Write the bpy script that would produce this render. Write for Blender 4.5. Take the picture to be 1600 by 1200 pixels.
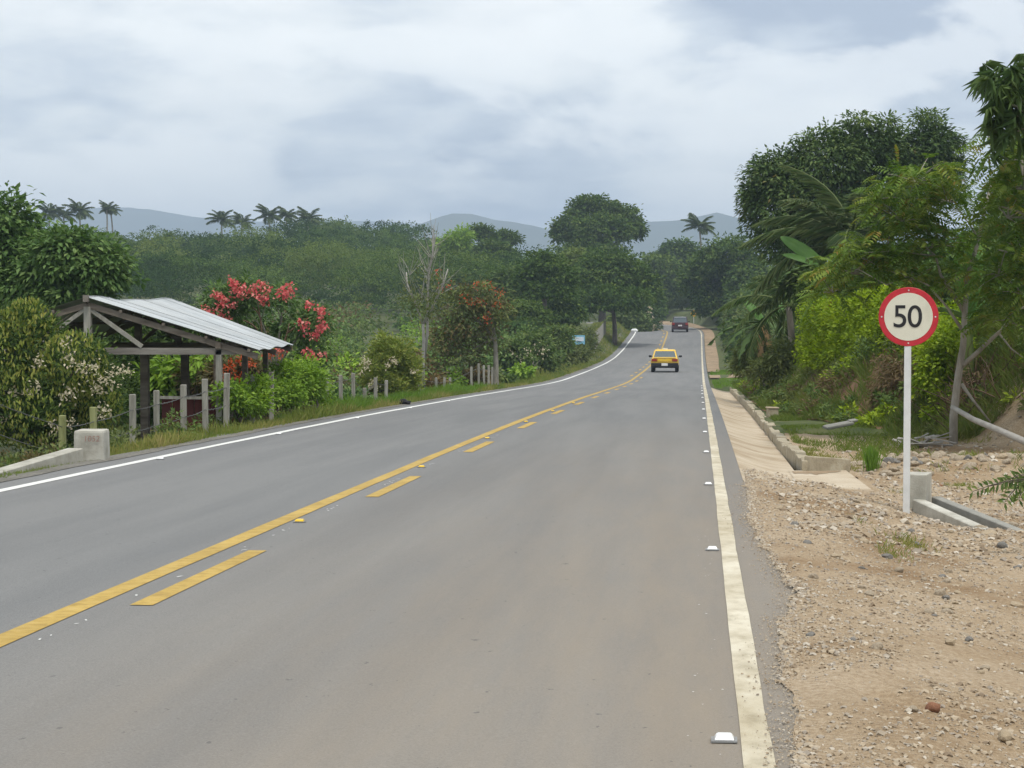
import bpy, bmesh, math, random
import numpy as np
from mathutils import Vector, Matrix, Euler

R = math.radians
scene = bpy.context.scene
for o in list(bpy.data.objects):
    bpy.data.objects.remove(o)
COL = scene.collection

# ------------------------------------------------------------------ camera
F_PX = 3300.0                      # focal length in photograph pixels (1600 wide)
cam_d = bpy.data.cameras.new('camera')
cam_d.sensor_width = 36.0
cam_d.lens = 36.0 * F_PX / 1600.0
cam_d.clip_start = 0.1
cam_d.clip_end = 20000
cam = bpy.data.objects.new('camera', cam_d)
COL.objects.link(cam)
CAM = Vector((0, 0, 1.41))
CAM_ROT = Euler((R(90) - math.atan(130 / F_PX), 0, math.atan(293 / F_PX)), 'XYZ')
cam.location = CAM
cam.rotation_euler = CAM_ROT
scene.camera = cam

# ------------------------------------------------------------------ sky, sun, exposure
SUN_EL, SUN_AZ = 70.0, 150.0       # azimuth measured from +Y clockwise; the sun stands high behind the camera
world = bpy.data.worlds.new('World')
scene.world = world
world.use_nodes = True
wn, wl = world.node_tree.nodes, world.node_tree.links
wn.clear()
out = wn.new('ShaderNodeOutputWorld')
bg = wn.new('ShaderNodeBackground')
sky = wn.new('ShaderNodeTexSky')
sky.sky_type = 'NISHITA'
sky.sun_disc = False
sky.sun_elevation = R(SUN_EL)
sky.sun_rotation = R(SUN_AZ)
sky.altitude = 400
tc = wn.new('ShaderNodeTexCoord')
sep = wn.new('ShaderNodeSeparateXYZ')
wl.new(tc.outputs['Generated'], sep.inputs[0])


def wmath(op, a, b=None, clamp=False):
    n = wn.new('ShaderNodeMath')
    n.operation = op
    n.use_clamp = clamp
    for i, v in enumerate((a, b)):
        if v is None:
            continue
        if isinstance(v, (int, float)):
            n.inputs[i].default_value = v
        else:
            wl.new(v, n.inputs[i])
    return n.outputs[0]


zabs = wmath('ABSOLUTE', sep.outputs[2])
den = wmath('ADD', zabs, 0.22)
px_ = wmath('DIVIDE', sep.outputs[0], den)
py_ = wmath('DIVIDE', sep.outputs[1], den)
comb = wn.new('ShaderNodeCombineXYZ')
wl.new(px_, comb.inputs[0])
wl.new(py_, comb.inputs[1])


def wnoise(scale, detail, rough, dist, off):
    mp = wn.new('ShaderNodeMapping')
    mp.inputs['Location'].default_value = off
    wl.new(comb.outputs[0], mp.inputs[0])
    n = wn.new('ShaderNodeTexNoise')
    n.inputs['Scale'].default_value = scale
    n.inputs['Detail'].default_value = detail
    n.inputs['Roughness'].default_value = rough
    n.inputs['Distortion'].default_value = dist
    wl.new(mp.outputs[0], n.inputs['Vector'])
    return n.outputs[0]


def dnoise(scale, detail, rough, dist, off, zs):
    mp = wn.new('ShaderNodeMapping')
    mp.inputs['Location'].default_value = off
    mp.inputs['Scale'].default_value = (1, 1, zs)
    wl.new(tc.outputs['Generated'], mp.inputs[0])
    n = wn.new('ShaderNodeTexNoise')
    n.inputs['Scale'].default_value = scale
    n.inputs['Detail'].default_value = detail
    n.inputs['Roughness'].default_value = rough
    n.inputs['Distortion'].default_value = dist
    wl.new(mp.outputs[0], n.inputs['Vector'])
    return n.outputs[0]


n1 = dnoise(5.5, 9, 0.5, 0.1, (3.4, 0.2, 0), 2.4)
n2 = wnoise(5.5, 8, 0.55, 0.3, (8.2, 5.0, 2))
mixn = wmath('ADD', wmath('MULTIPLY', n1, 0.72), wmath('MULTIPLY', n2, 0.28))
ramp = wn.new('ShaderNodeValToRGB')
e = ramp.color_ramp.elements
e[0].position, e[0].color = 0.39, (3.3, 3.8, 4.6, 1)
e[1].position, e[1].color = 0.60, (7.5, 7.65, 7.6, 1)
m1 = e.new(0.47)
m1.color = (5.0, 5.45, 5.95, 1)
m2 = e.new(0.53)
m2.color = (6.5, 6.8, 6.9, 1)
wl.new(mixn, ramp.inputs[0])
mix = wn.new('ShaderNodeMixRGB')
mix.inputs[0].default_value = 0.93
wl.new(sky.outputs[0], mix.inputs[1])
n3 = dnoise(8.5, 10, 0.53, 0.2, (1.3, 4.4, 5), 2.2)
mr = wn.new('ShaderNodeMapRange')
mr.interpolation_type = 'SMOOTHSTEP'
mr.inputs['From Min'].default_value = 0.49
mr.inputs['From Max'].default_value = 0.575
mr.inputs['To Max'].default_value = 0.65
wl.new(n3, mr.inputs['Value'])
puff = wn.new('ShaderNodeMixRGB')
wl.new(mr.outputs[0], puff.inputs[0])
wl.new(ramp.outputs[0], puff.inputs[1])
puff.inputs[2].default_value = (8.0, 8.15, 8.05, 1)
wl.new(puff.outputs[0], mix.inputs[2])
wl.new(mix.outputs[0], bg.inputs[0])
bg.inputs[1].default_value = 0.087
wl.new(bg.outputs[0], out.inputs[0])

sun_d = bpy.data.lights.new('sun', 'SUN')
sun_d.energy = 1.5
sun_d.angle = R(11)
sun_d.color = (1.0, 0.955, 0.88)
sun = bpy.data.objects.new('sun', sun_d)
COL.objects.link(sun)
sun.rotation_euler = Euler((R(90 - SUN_EL), 0, R(180 - SUN_AZ)), 'XYZ')
az = R(SUN_AZ)
sdir = Vector((math.sin(az) * math.cos(R(SUN_EL)), math.cos(az) * math.cos(R(SUN_EL)), math.sin(R(SUN_EL))))
sun.rotation_euler = sdir.to_track_quat('Z', 'Y').to_euler()

vs = scene.view_settings
vs.view_transform = 'Standard'
vs.look = 'None'
vs.exposure = 0.88
vs.gamma = 1.0
vs.use_curve_mapping = False
cy = scene.cycles
cy.use_denoising = True
cy.max_bounces = 4
cy.diffuse_bounces = 2
cy.glossy_bounces = 2
cy.transmission_bounces = 3
cy.transparent_max_bounces = 8
cy.volume_bounces = 0
cy.sample_clamp_indirect = 4
cy.use_fast_gi = False
cy.adaptive_threshold = 0.02

# ------------------------------------------------------------------ helpers
MW = CAM_ROT.to_matrix()


def at(x, y, Y):
    """world point seen at photograph pixel (x, y) that stands Y metres down the road"""
    r = MW @ Vector(((x - 800) / F_PX, -(y - 600) / F_PX, -1))
    return CAM + r * (Y / r.y)


def pxm(Y):
    return F_PX / Y


PROF_Y = [-400, -30, 0, 11, 19, 27, 35, 43, 51, 59, 67, 90, 102, 128, 150, 165, 184, 200, 219, 227, 236, 250, 275, 310, 380, 700, 9000]
PROF_Z = [2.0, .6, 0, -.224, -.38, -.54, -.714, -.9, -1.11, -1.31, -1.536, -2.17, -2.45, -2.80, -3.02, -3.05, -2.83, -2.44, -1.9, -1.74, -1.68, -1.68, -1.72, -1.75, -1.75, -1.75, -1.75]
_yy = np.arange(-400, 760, 1.0)
_zz = np.interp(_yy, PROF_Y, PROF_Z)
_k = np.exp(-0.5 * (np.arange(-12, 13) / 4.0) ** 2)
_k /= _k.sum()
_zz = np.convolve(np.pad(_zz, 12, mode='edge'), _k, mode='valid')


def rz(Y):
    return np.interp(Y, _yy, _zz)


def cx(Y):
    """sideways shift of the road: it bends to the left beyond the crest"""
    Y = np.asarray(Y, float)
    t = np.clip(Y - 213, 0, 400)
    return -t * t / (2 * 430.0)


def bank(Y):
    return 0.075 * sm(219, 240, Y)


def sm(a, b, x):
    t = np.clip((np.asarray(x, float) - a) / (b - a), 0, 1)
    return t * t * (3 - 2 * t)


def road_z(X, Y):
    """X measured from the road's own axis line (X=0 is the camera's line)"""
    return rz(Y) + bank(Y) * (np.asarray(X, float) - 0.5)


def _h(ix, iy, seed):
    v = np.sin(ix * 127.1 + iy * 311.7 + seed * 74.7) * 43758.5453
    return v - np.floor(v)


def vnoise(x, y, seed=0):
    x = np.asarray(x, float)
    y = np.asarray(y, float)
    ix, iy = np.floor(x), np.floor(y)
    fx, fy = x - ix, y - iy
    fx = fx * fx * (3 - 2 * fx)
    fy = fy * fy * (3 - 2 * fy)
    a = _h(ix, iy, seed)
    b = _h(ix + 1, iy, seed)
    c = _h(ix, iy + 1, seed)
    d = _h(ix + 1, iy + 1, seed)
    return (a * (1 - fx) + b * fx) * (1 - fy) + (c * (1 - fx) + d * fx) * fy


def fbm(x, y, seed=0, oct=4):
    s, a, t = 0, 1, 0
    for i in range(oct):
        s = s + a * vnoise(x * 2 ** i, y * 2 ** i, seed + i)
        t += a
        a *= .5
    return s / t


def shoulder(X):
    return np.interp(X, [.4, .6, 1.2, 2.1, 3.0, 5.0, 9.0], [0, -.015, -.11, -.29, -.34, -.30, -.1])


def bank_base(Y):
    return np.interp(Y, [27, 29.5, 31.5, 34, 37, 41, 46, 60, 90, 400], [14, 8, 4.6, 3.6, 2.7, 1.9, 1.5, 1.5, 1.6, 3.5])


def gz(X, Y):
    """terrain height (world X, Y)"""
    X = np.asarray(X, float)
    Y = np.asarray(Y, float)
    xr = X - cx(Y)
    z0 = road_z(np.clip(xr, -7.0, .5), Y)
    # left verge falls off to a lower field
    left = np.interp(-xr, [7.0, 7.3, 8.0, 9.0, 10.5, 14, 60], [0, -.02, -.16, -.45, -.8, -1.0, -1.0]) * (1 - .75 * sm(60, 110, Y)) 
    left = left + 1.05 * sm(128, 168, Y) * (1 - sm(228, 262, Y)) * sm(7.3, 8.7, -xr)
    left = np.where(xr < -7.0, left, 0)
    hill = 11.0 * sm(175, 390, Y) * sm(-6, -60, X + 0 * Y) * (xr < -7)
    hill = hill + 3.0 * sm(430, 600, Y) * (xr < -7)
    # right side
    near = shoulder(np.clip(xr, .4, 9))
    wn_ = 1 - sm(28, 36, Y)
    bh = 1.75 * (1 - .78 * sm(58, 84, Y)) + 1.2 * sm(100, 170, Y)
    bk = bh * sm(0, 2.1, xr - bank_base(Y)) + .05 * np.clip(xr - bank_base(Y) - 2, 0, 30)
    gut = -.32 * ((xr > .36) & (xr < 1.24) & (Y > 20.5) & (Y < 85)) - .3 * ((xr > .42) & (xr < 1.85) & (Y > 21) & (Y < 27)) - .12 * ((xr > .75) & (Y < 35.5) & (Y > 4) & (xr < 7.2))
    right = np.where(xr > .4, near * wn_ + bk + gut, 0)
    # dirt heaps and stony ridge in the lay-by
    rid = .20 * np.exp(-((Y - 28.3 - .05 * xr) / 1.1) ** 2) * sm(2.0, 2.8, xr) * (1 - sm(9, 12, xr))
    right = right + np.where(xr > .4, rid, 0)
    bump = (fbm(X * .8, Y * .8, 5) - .5) * .12 * np.where((xr > -7.6) & (xr < 1.4), 0, 1)
    under = np.where((xr > -7.02) & (xr < .98), -.06, 0)
    return z0 + left + right + hill + bump + under


def link(o):
    COL.objects.link(o)
    return o


def tag(o, label=None, cat=None, group=None, kind=None):
    if label:
        o['label'] = label
    if cat:
        o['category'] = cat
    if group:
        o['group'] = group
    if kind:
        o['kind'] = kind
    return o


def empty(name, loc, label=None, cat=None, group=None):
    o = bpy.data.objects.new(name, None)
    o.location = loc
    o.empty_display_size = .2
    link(o)
    return tag(o, label, cat, group)


class Buf:
    """triangle soup collected in numpy arrays; build() links it as one mesh object"""

    def __init__(self):
        self.v, self.f, self.r, self.m, self.n = [], [], [], [], 0
        self.sm = []

    def add(self, v, f, rnd=0.5, mat=0, smooth=False):
        v = np.asarray(v, float).reshape(-1, 3)
        f = np.asarray(f, int).reshape(-1, 3)
        self.v.append(v)
        self.f.append(f + self.n)
        self.n += len(v)
        self.r.append(np.broadcast_to(np.asarray(rnd, float), (len(v),)))
        self.m.append(np.full(len(f), mat, int))
        self.sm.append(np.full(len(f), smooth, bool))

    def mesh(self, name, mats, origin=(0, 0, 0)):
        v = np.concatenate(self.v) - np.asarray(origin, float)
        f = np.concatenate(self.f)
        me = bpy.data.meshes.new(name)
        me.vertices.add(len(v))
        me.vertices.foreach_set('co', v.astype(np.float32).ravel())
        me.loops.add(len(f) * 3)
        me.loops.foreach_set('vertex_index', f.astype(np.int32).ravel())
        me.polygons.add(len(f))
        me.polygons.foreach_set('loop_start', np.arange(0, len(f) * 3, 3, dtype=np.int32))
        me.polygons.foreach_set('loop_total', np.full(len(f), 3, np.int32))
        me.polygons.foreach_set('material_index', np.concatenate(self.m).astype(np.int32))
        me.polygons.foreach_set('use_smooth', np.concatenate(self.sm))
        a = me.attributes.new('rnd', 'FLOAT', 'POINT')
        a.data.foreach_set('value', np.concatenate(self.r).astype(np.float32))
        for m in (mats if isinstance(mats, (list, tuple)) else [mats]):
            me.materials.append(m)
        me.update()
        me.validate()
        return me

    def build(self, name, mats, parent=None, origin=None):
        org = parent.location if parent is not None and origin is None else (origin or (0, 0, 0))
        o = bpy.data.objects.new(name, self.mesh(name, mats, org))
        link(o)
        if parent is not None:
            o.parent = parent
        else:
            o.location = org
        return o


def nrm(a):
    return a / np.maximum(np.linalg.norm(a, axis=-1, keepdims=True), 1e-9)


def add_leaves(buf, pos, axis, up, L, W, rnd, mat=0, fold=.12, droop=.1):
    pos = np.asarray(pos, float)
    axis = nrm(np.asarray(axis, float))
    side = nrm(np.cross(axis, up))
    n = np.cross(side, axis)
    N = len(pos)
    L = np.broadcast_to(L, (N,))[:, None]
    W = np.broadcast_to(W, (N,))[:, None]
    midp = pos + axis * L * .45
    v = np.empty((N, 4, 3))
    v[:, 0] = pos
    v[:, 1] = midp + side * W * .5 + n * W * fold
    v[:, 2] = pos + axis * L - np.array([0, 0, 1]) * L * droop
    v[:, 3] = midp - side * W * .5 + n * W * fold
    i = np.arange(N)[:, None] * 4
    f = np.concatenate([i + np.array([[0, 1, 2]]), i + np.array([[0, 2, 3]])], 1).reshape(-1, 3)
    buf.add(v.reshape(-1, 3), f, np.repeat(np.broadcast_to(rnd, (N,)), 4), mat)


def add_tube(buf, pts, radii, n=6, mat=0, rnd=.5, cap=True):
    P = [Vector(p) for p in pts]
    rings = []
    prev = None
    for i, p in enumerate(P):
        d = (P[min(i + 1, len(P) - 1)] - P[max(i - 1, 0)])
        if d.length < 1e-9:
            d = Vector((0, 0, 1))
        d.normalize()
        a = d.cross(Vector((0, 1, 0)) if abs(d.y) < .9 else Vector((1, 0, 0)))
        if prev is not None:
            a2 = prev - d * prev.dot(d)
            if a2.length > 1e-4:
                a = a2
        a.normalize()
        prev = a
        b = d.cross(a)
        r = radii[i] if hasattr(radii, '__len__') else radii
        rings.append([p + (a * math.cos(t) + b * math.sin(t)) * r for t in [2 * math.pi * k / n for k in range(n)]])
    v = [q for ring in rings for q in ring]
    f = []
    for i in range(len(P) - 1):
        for k in range(n):
            a, b = i * n + k, i * n + (k + 1) % n
            c, d = a + n, b + n
            f += [(a, b, d), (a, d, c)]
    if cap:
        v += [P[0], P[-1]]
        for k in range(n):
            f.append((len(v) - 2, (k + 1) % n, k))
            o = (len(P) - 1) * n
            f.append((len(v) - 1, o + k, o + (k + 1) % n))
    buf.add([tuple(q) for q in v], f, rnd, mat, True)


def bez(p0, p1, p2, n):
    p0, p1, p2 = Vector(p0), Vector(p1), Vector(p2)
    return [p0.lerp(p1, t).lerp(p1.lerp(p2, t), t) for t in [i / n for i in range(n + 1)]]


def crown(buf, rng, blobs, clumps, per, clump_r, L, W, mat=0, droop=.25, zmin=-.55, shell=(.55, 1.0), flat=.6, upness=.9, fold=.12, rnd0=0.0, jit=.45, outw=.6, spread=1.0):
    area = np.array([b[1][0] * b[1][2] + b[1][1] * b[1][2] for b in blobs])
    cnt = np.maximum(1, (clumps * area / area.sum()).astype(int))
    for (c, r), k in zip(blobs, cnt):
        z = rng.uniform(zmin, 1, k)
        t = rng.uniform(0, 2 * np.pi, k)
        q = np.sqrt(1 - z * z)
        d = np.stack([q * np.cos(t), q * np.sin(t), z], 1)
        rad = rng.uniform(shell[0], shell[1], k)[:, None]
        lump = .85 + .3 * vnoise(d[:, 0] * 2.3 + c[0], d[:, 2] * 2.3 + d[:, 1] * 1.7 + c[2], 3)[:, None]
        cp = np.asarray(c)[None] + d * np.asarray(r)[None] * rad * lump
        crnd = rng.uniform(0, 1, k)
        off = np.clip(rng.normal(0, 1, (k, per, 3)), -1.7, 1.7) * np.array([1, 1, flat])
        cr = clump_r * rng.uniform(.6, 1.3, k)[:, None, None]
        pos = (cp[:, None] + off * cr * .6).reshape(-1, 3)
        ax = (nrm(off) * .8 + d[:, None] * .5 + rng.normal(0, .45, off.shape) + np.array([0, 0, -droop])).reshape(-1, 3)
        up = (np.array([0, 0, 1]) * upness + d[:, None] * outw + rng.normal(0, jit, off.shape)).reshape(-1, 3)
        rr = np.clip((np.repeat(crnd, per) * .5 + rng.uniform(0, .5, k * per) - .5) * spread + .5 + rnd0, 0, 1)
        sz = rng.uniform(.7, 1.3, k * per)
        add_leaves(buf, pos, ax, up, L * sz, W * sz, rr, mat, fold)


# ------------------------------------------------------------------ materials
MATS = {}


def newmat(name):
    m = bpy.data.materials.new(name)
    m.use_nodes = True
    nt = m.node_tree
    nt.nodes.clear()
    o = nt.nodes.new('ShaderNodeOutputMaterial')
    return m, nt.nodes, nt.links, o


def ramp_node(N, cols, pos=None):
    r = N.new('ShaderNodeValToRGB')
    el = r.color_ramp.elements
    k = len(cols)
    pos = pos or [i / (k - 1) for i in range(k)]
    el[0].position, el[0].color = pos[0], (*cols[0], 1)
    el[1].position, el[1].color = pos[-1], (*cols[-1], 1)
    for p, c in zip(pos[1:-1], cols[1:-1]):
        q = el.new(p)
        q.color = (*c, 1)
    return r


def leafmat(name, cols, pos=None, trans=.25, rough=.6, spec=.12, gain=1.6):
    cols = [tuple(min(.85, c * gain) for c in q) for q in cols]
    m, N, L, o = newmat(name)
    at_ = N.new('ShaderNodeAttribute')
    at_.attribute_name = 'rnd'
    r = ramp_node(N, cols, pos)
    L.new(at_.outputs['Fac'], r.inputs[0])
    p = N.new('ShaderNodeBsdfPrincipled')
    p.inputs['Roughness'].default_value = rough
    p.inputs['Specular IOR Level'].default_value = spec
    L.new(r.outputs[0], p.inputs['Base Color'])
    t = N.new('ShaderNodeBsdfTranslucent')
    hs = N.new('ShaderNodeHueSaturation')
    hs.inputs['Saturation'].default_value = 1.1
    hs.inputs['Value'].default_value = 1.25
    L.new(r.outputs[0], hs.inputs['Color'])
    L.new(hs.outputs[0], t.inputs[0])
    mx = N.new('ShaderNodeMixShader')
    mx.inputs[0].default_value = trans
    L.new(p.outputs[0], mx.inputs[1])
    L.new(t.outputs[0], mx.inputs[2])
    L.new(mx.outputs[0], o.inputs[0])
    MATS[name] = m
    return m


def noisemat(name, cols, scale=5, detail=6, rough=.9, pos=None, bump=0, bscale=None, stretch=(1, 1, 1), spec=.3, cols2=None, scale2=.5, metal=0, nrough=.6):
    m, N, L, o = newmat(name)
    tcn = N.new('ShaderNodeTexCoord')
    mp = N.new('ShaderNodeMapping')
    mp.inputs['Scale'].default_value = stretch
    L.new(tcn.outputs['Object'], mp.inputs[0])
    n = N.new('ShaderNodeTexNoise')
    n.inputs['Scale'].default_value = scale
    n.inputs['Detail'].default_value = detail
    n.inputs['Roughness'].default_value = nrough
    L.new(mp.outputs[0], n.inputs['Vector'])
    r = ramp_node(N, cols, pos or [.3 + .4 * i / (len(cols) - 1) for i in range(len(cols))])
    L.new(n.outputs[0], r.inputs[0])
    colout = r.outputs[0]
    if cols2:
        nb = N.new('ShaderNodeTexNoise')
        nb.inputs['Scale'].default_value = scale2
        nb.inputs['Detail'].default_value = 5
        L.new(mp.outputs[0], nb.inputs['Vector'])
        r2 = ramp_node(N, cols2, [.35 + .3 * i / (len(cols2) - 1) for i in range(len(cols2))])
        L.new(nb.outputs[0], r2.inputs[0])
        mxx = N.new('ShaderNodeMixRGB')
        mxx.blend_type = 'MULTIPLY'
        mxx.inputs[0].default_value = 1
        L.new(colout, mxx.inputs[1])
        L.new(r2.outputs[0], mxx.inputs[2])
        colout = mxx.outputs[0]
    p = N.new('ShaderNodeBsdfPrincipled')
    p.inputs['Roughness'].default_value = rough
    p.inputs['Specular IOR Level'].default_value = spec
    p.inputs['Metallic'].default_value = metal
    L.new(colout, p.inputs['Base Color'])
    if bump:
        nb = N.new('ShaderNodeTexNoise')
        nb.inputs['Scale'].default_value = bscale or scale * 4
        nb.inputs['Detail'].default_value = 5
        L.new(mp.outputs[0], nb.inputs['Vector'])
        b = N.new('ShaderNodeBump')
        b.inputs['Strength'].default_value = bump
        b.inputs['Distance'].default_value = .02
        L.new(nb.outputs[0], b.inputs['Height'])
        L.new(b.outputs[0], p.inputs['Normal'])
    L.new(p.outputs[0], o.inputs[0])
    MATS[name] = m
    return m


def plain(name, col, rough=.5, spec=.4, metal=0, coat=0):
    m, N, L, o = newmat(name)
    p = N.new('ShaderNodeBsdfPrincipled')
    n = N.new('ShaderNodeTexNoise')
    n.inputs['Scale'].default_value = 14
    n.inputs['Detail'].default_value = 4
    r = ramp_node(N, [tuple(c * .86 for c in col), tuple(min(1, c * 1.08) for c in col)], [.3, .7])
    tcn = N.new('ShaderNodeTexCoord')
    L.new(tcn.outputs['Object'], n.inputs['Vector'])
    L.new(n.outputs[0], r.inputs[0])
    L.new(r.outputs[0], p.inputs['Base Color'])
    p.inputs['Roughness'].default_value = rough
    p.inputs['Specular IOR Level'].default_value = spec
    p.inputs['Metallic'].default_value = metal
    p.inputs['Coat Weight'].default_value = coat
    L.new(p.outputs[0], o.inputs[0])
    MATS[name] = m
    return m


# asphalt: grey, dusted with tan soil on the near lane
def asphalt_mat():
    m, N, L, o = newmat('asphalt')
    tcn = N.new('ShaderNodeTexCoord')
    sp = N.new('ShaderNodeSeparateXYZ')
    L.new(tcn.outputs['Object'], sp.inputs[0])

    def noise(scale, det, sx=1, sy=1, rough=.6):
        mp = N.new('ShaderNodeMapping')
        mp.inputs['Scale'].default_value = (sx, sy, 1)
        L.new(tcn.outputs['Object'], mp.inputs[0])
        n = N.new('ShaderNodeTexNoise')
        n.inputs['Scale'].default_value = scale
        n.inputs['Detail'].default_value = det
        n.inputs['Roughness'].default_value = rough
        L.new(mp.outputs[0], n.inputs['Vector'])
        return n.outputs[0]

    def mth(op, a, b, clamp=False):
        n = N.new('ShaderNodeMath')
        n.operation = op
        n.use_clamp = clamp
        for i, v in enumerate((a, b)):
            if isinstance(v, (int, float)):
                n.inputs[i].default_value = v
            else:
                L.new(v, n.inputs[i])
        return n.outputs[0]

    fine = ramp_node(N, [(.092, .096, .099), (.165, .166, .165), (.275, .272, .264)], [.27, .5, .78])
    L.new(noise(95, 6, 1, 1, .85), fine.inputs[0])
    big = ramp_node(N, [(.88, .885, .89), (1.09, 1.085, 1.07)], [.36, .64])
    L.new(noise(1.5, 6, 1, .05), big.inputs[0])
    mu = N.new('ShaderNodeMixRGB')
    mu.blend_type = 'MULTIPLY'
    mu.inputs[0].default_value = 1
    L.new(fine.outputs[0], mu.inputs[1])
    L.new(big.outputs[0], mu.inputs[2])
    # soil dust: carried onto the near lane from the lay-by, streaked by the wheels
    dx = mth('MULTIPLY', mth('ADD', sp.outputs[0], 3.6), .30, True)
    dy = mth('SUBTRACT', 1.0, mth('MULTIPLY', mth('ADD', sp.outputs[1], -9.0), .030), True)
    dn = mth('ADD', mth('MULTIPLY', noise(2.2, 9, 1, .10, .72), .9), .02, True)
    dust = mth('MULTIPLY', mth('MULTIPLY', dx, dy, True), dn, True)
    dm = N.new('ShaderNodeMixRGB')
    L.new(mth('MULTIPLY', dust, .85, True), dm.inputs[0])
    L.new(mu.outputs[0], dm.inputs[1])
    dm.inputs[2].default_value = (.34, .265, .175, 1)
    # dark specks of tar
    spk = noise(16, 3, 1, .5)
    thr = mth('GREATER_THAN', spk, .71)
    sk = N.new('ShaderNodeMixRGB')
    L.new(mth('MULTIPLY', thr, .6), sk.inputs[0])
    L.new(dm.outputs[0], sk.inputs[1])
    sk.inputs[2].default_value = (.07, .068, .065, 1)
    p = N.new('ShaderNodeBsdfPrincipled')
    p.inputs['Roughness'].default_value = .82
    p.inputs['Specular IOR Level'].default_value = .25
    L.new(sk.outputs[0], p.inputs['Base Color'])
    b = N.new('ShaderNodeBump')
    b.inputs['Strength'].default_value = .35
    b.inputs['Distance'].default_value = .008
    L.new(noise(160, 3), b.inputs['Height'])
    L.new(b.outputs[0], p.inputs['Normal'])
    L.new(p.outputs[0], o.inputs[0])
    MATS['asphalt'] = m


asphalt_mat()
noisemat('dirt', [(.21, .155, .095), (.31, .235, .15), (.40, .32, .22)], 3.2, 8, .95, bump=.6, bscale=30, cols2=[(.72, .70, .68), (1.05, 1.0, .98)], scale2=.55)
noisemat('gravel_soil', [(.25, .18, .11), (.405, .312, .208), (.53, .445, .335)], 34, 8, .95, bump=1.0, bscale=110, cols2=[(.70, .60, .48), (.96, .92, .86), (1.08, 1.07, 1.06)], scale2=.9, nrough=.75)
noisemat('field', [(.04, .06, .018), (.07, .09, .026), (.12, .115, .045)], 1.3, 7, .95, bump=.5, cols2=[(.8, .8, .8), (1.1, 1.08, 1.0)], scale2=.12)
noisemat('red_earth', [(.09, .05, .026), (.15, .085, .045), (.21, .13, .075)], 4, 7, .95, bump=.8, bscale=16)
noisemat('concrete', [(.36, .345, .30), (.47, .45, .40), (.56, .55, .50)], 6, 8, .9, bump=.25, bscale=60, cols2=[(.72, .72, .68), (1, 1, .98)], scale2=2.2)
noisemat('grey_cement', [(.22, .215, .19), (.30, .29, .255)], 9, 6, .92, bump=.25, bscale=80)
noisemat('gutter_concrete', [(.38, .31, .225), (.45, .38, .285), (.50, .435, .34)], 2.4, 8, .92, bump=.3, bscale=50, cols2=[(.78, .72, .64), (1, .98, .95), (1.03, 1.02, 1.0)], scale2=1.1)
noisemat('curb_concrete', [(.24, .20, .135), (.36, .31, .22), (.44, .40, .31)], 5, 8, .92, bump=.4, bscale=40)
noisemat('weathered_wood', [(.16, .15, .125), (.29, .275, .235), (.40, .385, .34)], 9, 6, .85, stretch=(1, 1, .12), bump=.3)
noisemat('tie_wood', [(.13, .115, .10), (.22, .20, .175), (.28, .26, .23)], 7, 6, .85, stretch=(.15, 1, 1), bump=.3)
noisemat('mossy_wood', [(.17, .18, .07), (.27, .28, .12), (.36, .35, .19)], 9, 6, .85, stretch=(1, 1, .15), bump=.3)
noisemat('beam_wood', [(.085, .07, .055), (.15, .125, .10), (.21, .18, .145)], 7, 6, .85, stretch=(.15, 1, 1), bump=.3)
noisemat('maroon_boards', [(.065, .016, .014), (.11, .028, .024)], 6, 5, .8, stretch=(1, 1, .2))
noisemat('zinc', [(.40, .435, .45), (.50, .53, .545), (.56, .585, .59)], 1.2, 6, .42, metal=.25, spec=.5, cols2=[(.85, .84, .82), (1, 1, 1)], scale2=.7)
noisemat('rust_zinc', [(.16, .13, .11), (.26, .23, .2)], 3, 5, .6, metal=.2)
noisemat('bark', [(.07, .058, .045), (.13, .11, .09), (.20, .175, .145)], 10, 6, .9, stretch=(1, 1, .3), bump=.5)
noisemat('pale_bark', [(.19, .17, .14), (.29, .265, .22), (.38, .35, .30)], 8, 6, .9, stretch=(1, 1, .35), bump=.4)
noisemat('dead_wood', [(.30, .28, .25), (.42, .40, .36)], 8, 6, .9, bump=.3)
noisemat('white_paint', [(.60, .61, .60), (.76, .77, .76)], 5, 5, .45, spec=.4)
noisemat('road_white', [(.40, .355, .26), (.545, .495, .385), (.62, .58, .475)], 9, 8, .75, bump=.2, bscale=80, stretch=(1, .5, 1), cols2=[(.78, .74, .66), (1.04, 1.04, 1.04)], scale2=1.4)
noisemat('road_white_clean', [(.60, .60, .56), (.72, .72, .69)], 9, 8, .7)
noisemat('road_yellow', [(.33, .215, .05), (.45, .305, .072), (.49, .345, .11)], 11, 8, .75, cols2=[(.85, .84, .82), (1.03, 1.03, 1.03)], scale2=1.2, bump=.2, bscale=80)
plain('sign_red', (.52, .018, .032), .38, .5)
noisemat('sign_cream', [(.60, .575, .455), (.70, .68, .56), (.72, .70, .59)], 3.5, 6, .5, stretch=(1, 3, .5), spec=.4)
plain('ink', (.022, .022, .024), .5, .3)
plain('rivet', (.7, .7, .68), .35, .5, .6)
plain('graffiti', (.33, .19, .16), .9, .1)
plain('stud_white', (.88, .88, .86), .25, .5)
plain('stud_yellow', (.78, .50, .03), .3, .5)
plain('stud_base', (.24, .24, .235), .7, .3)
plain('taxi_yellow', (.80, .50, .025), .3, .5, 0, .6)
plain('maroon_paint', (.045, .012, .018), .25, .5, 0, .8)
plain('pale_paint_and_sheen', (.62, .66, .70), .3, .5, 0, .6)  # parked car's own paint; on the suv spoiler a painted sky reflection
plain('car_black', (.016, .017, .02), .55, .3)
plain('tyre', (.018, .018, .019), .85, .2)
plain('rim', (.35, .35, .36), .35, .5, .7)
plain('car_glass', (.10, .125, .135), .08, .7)
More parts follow.
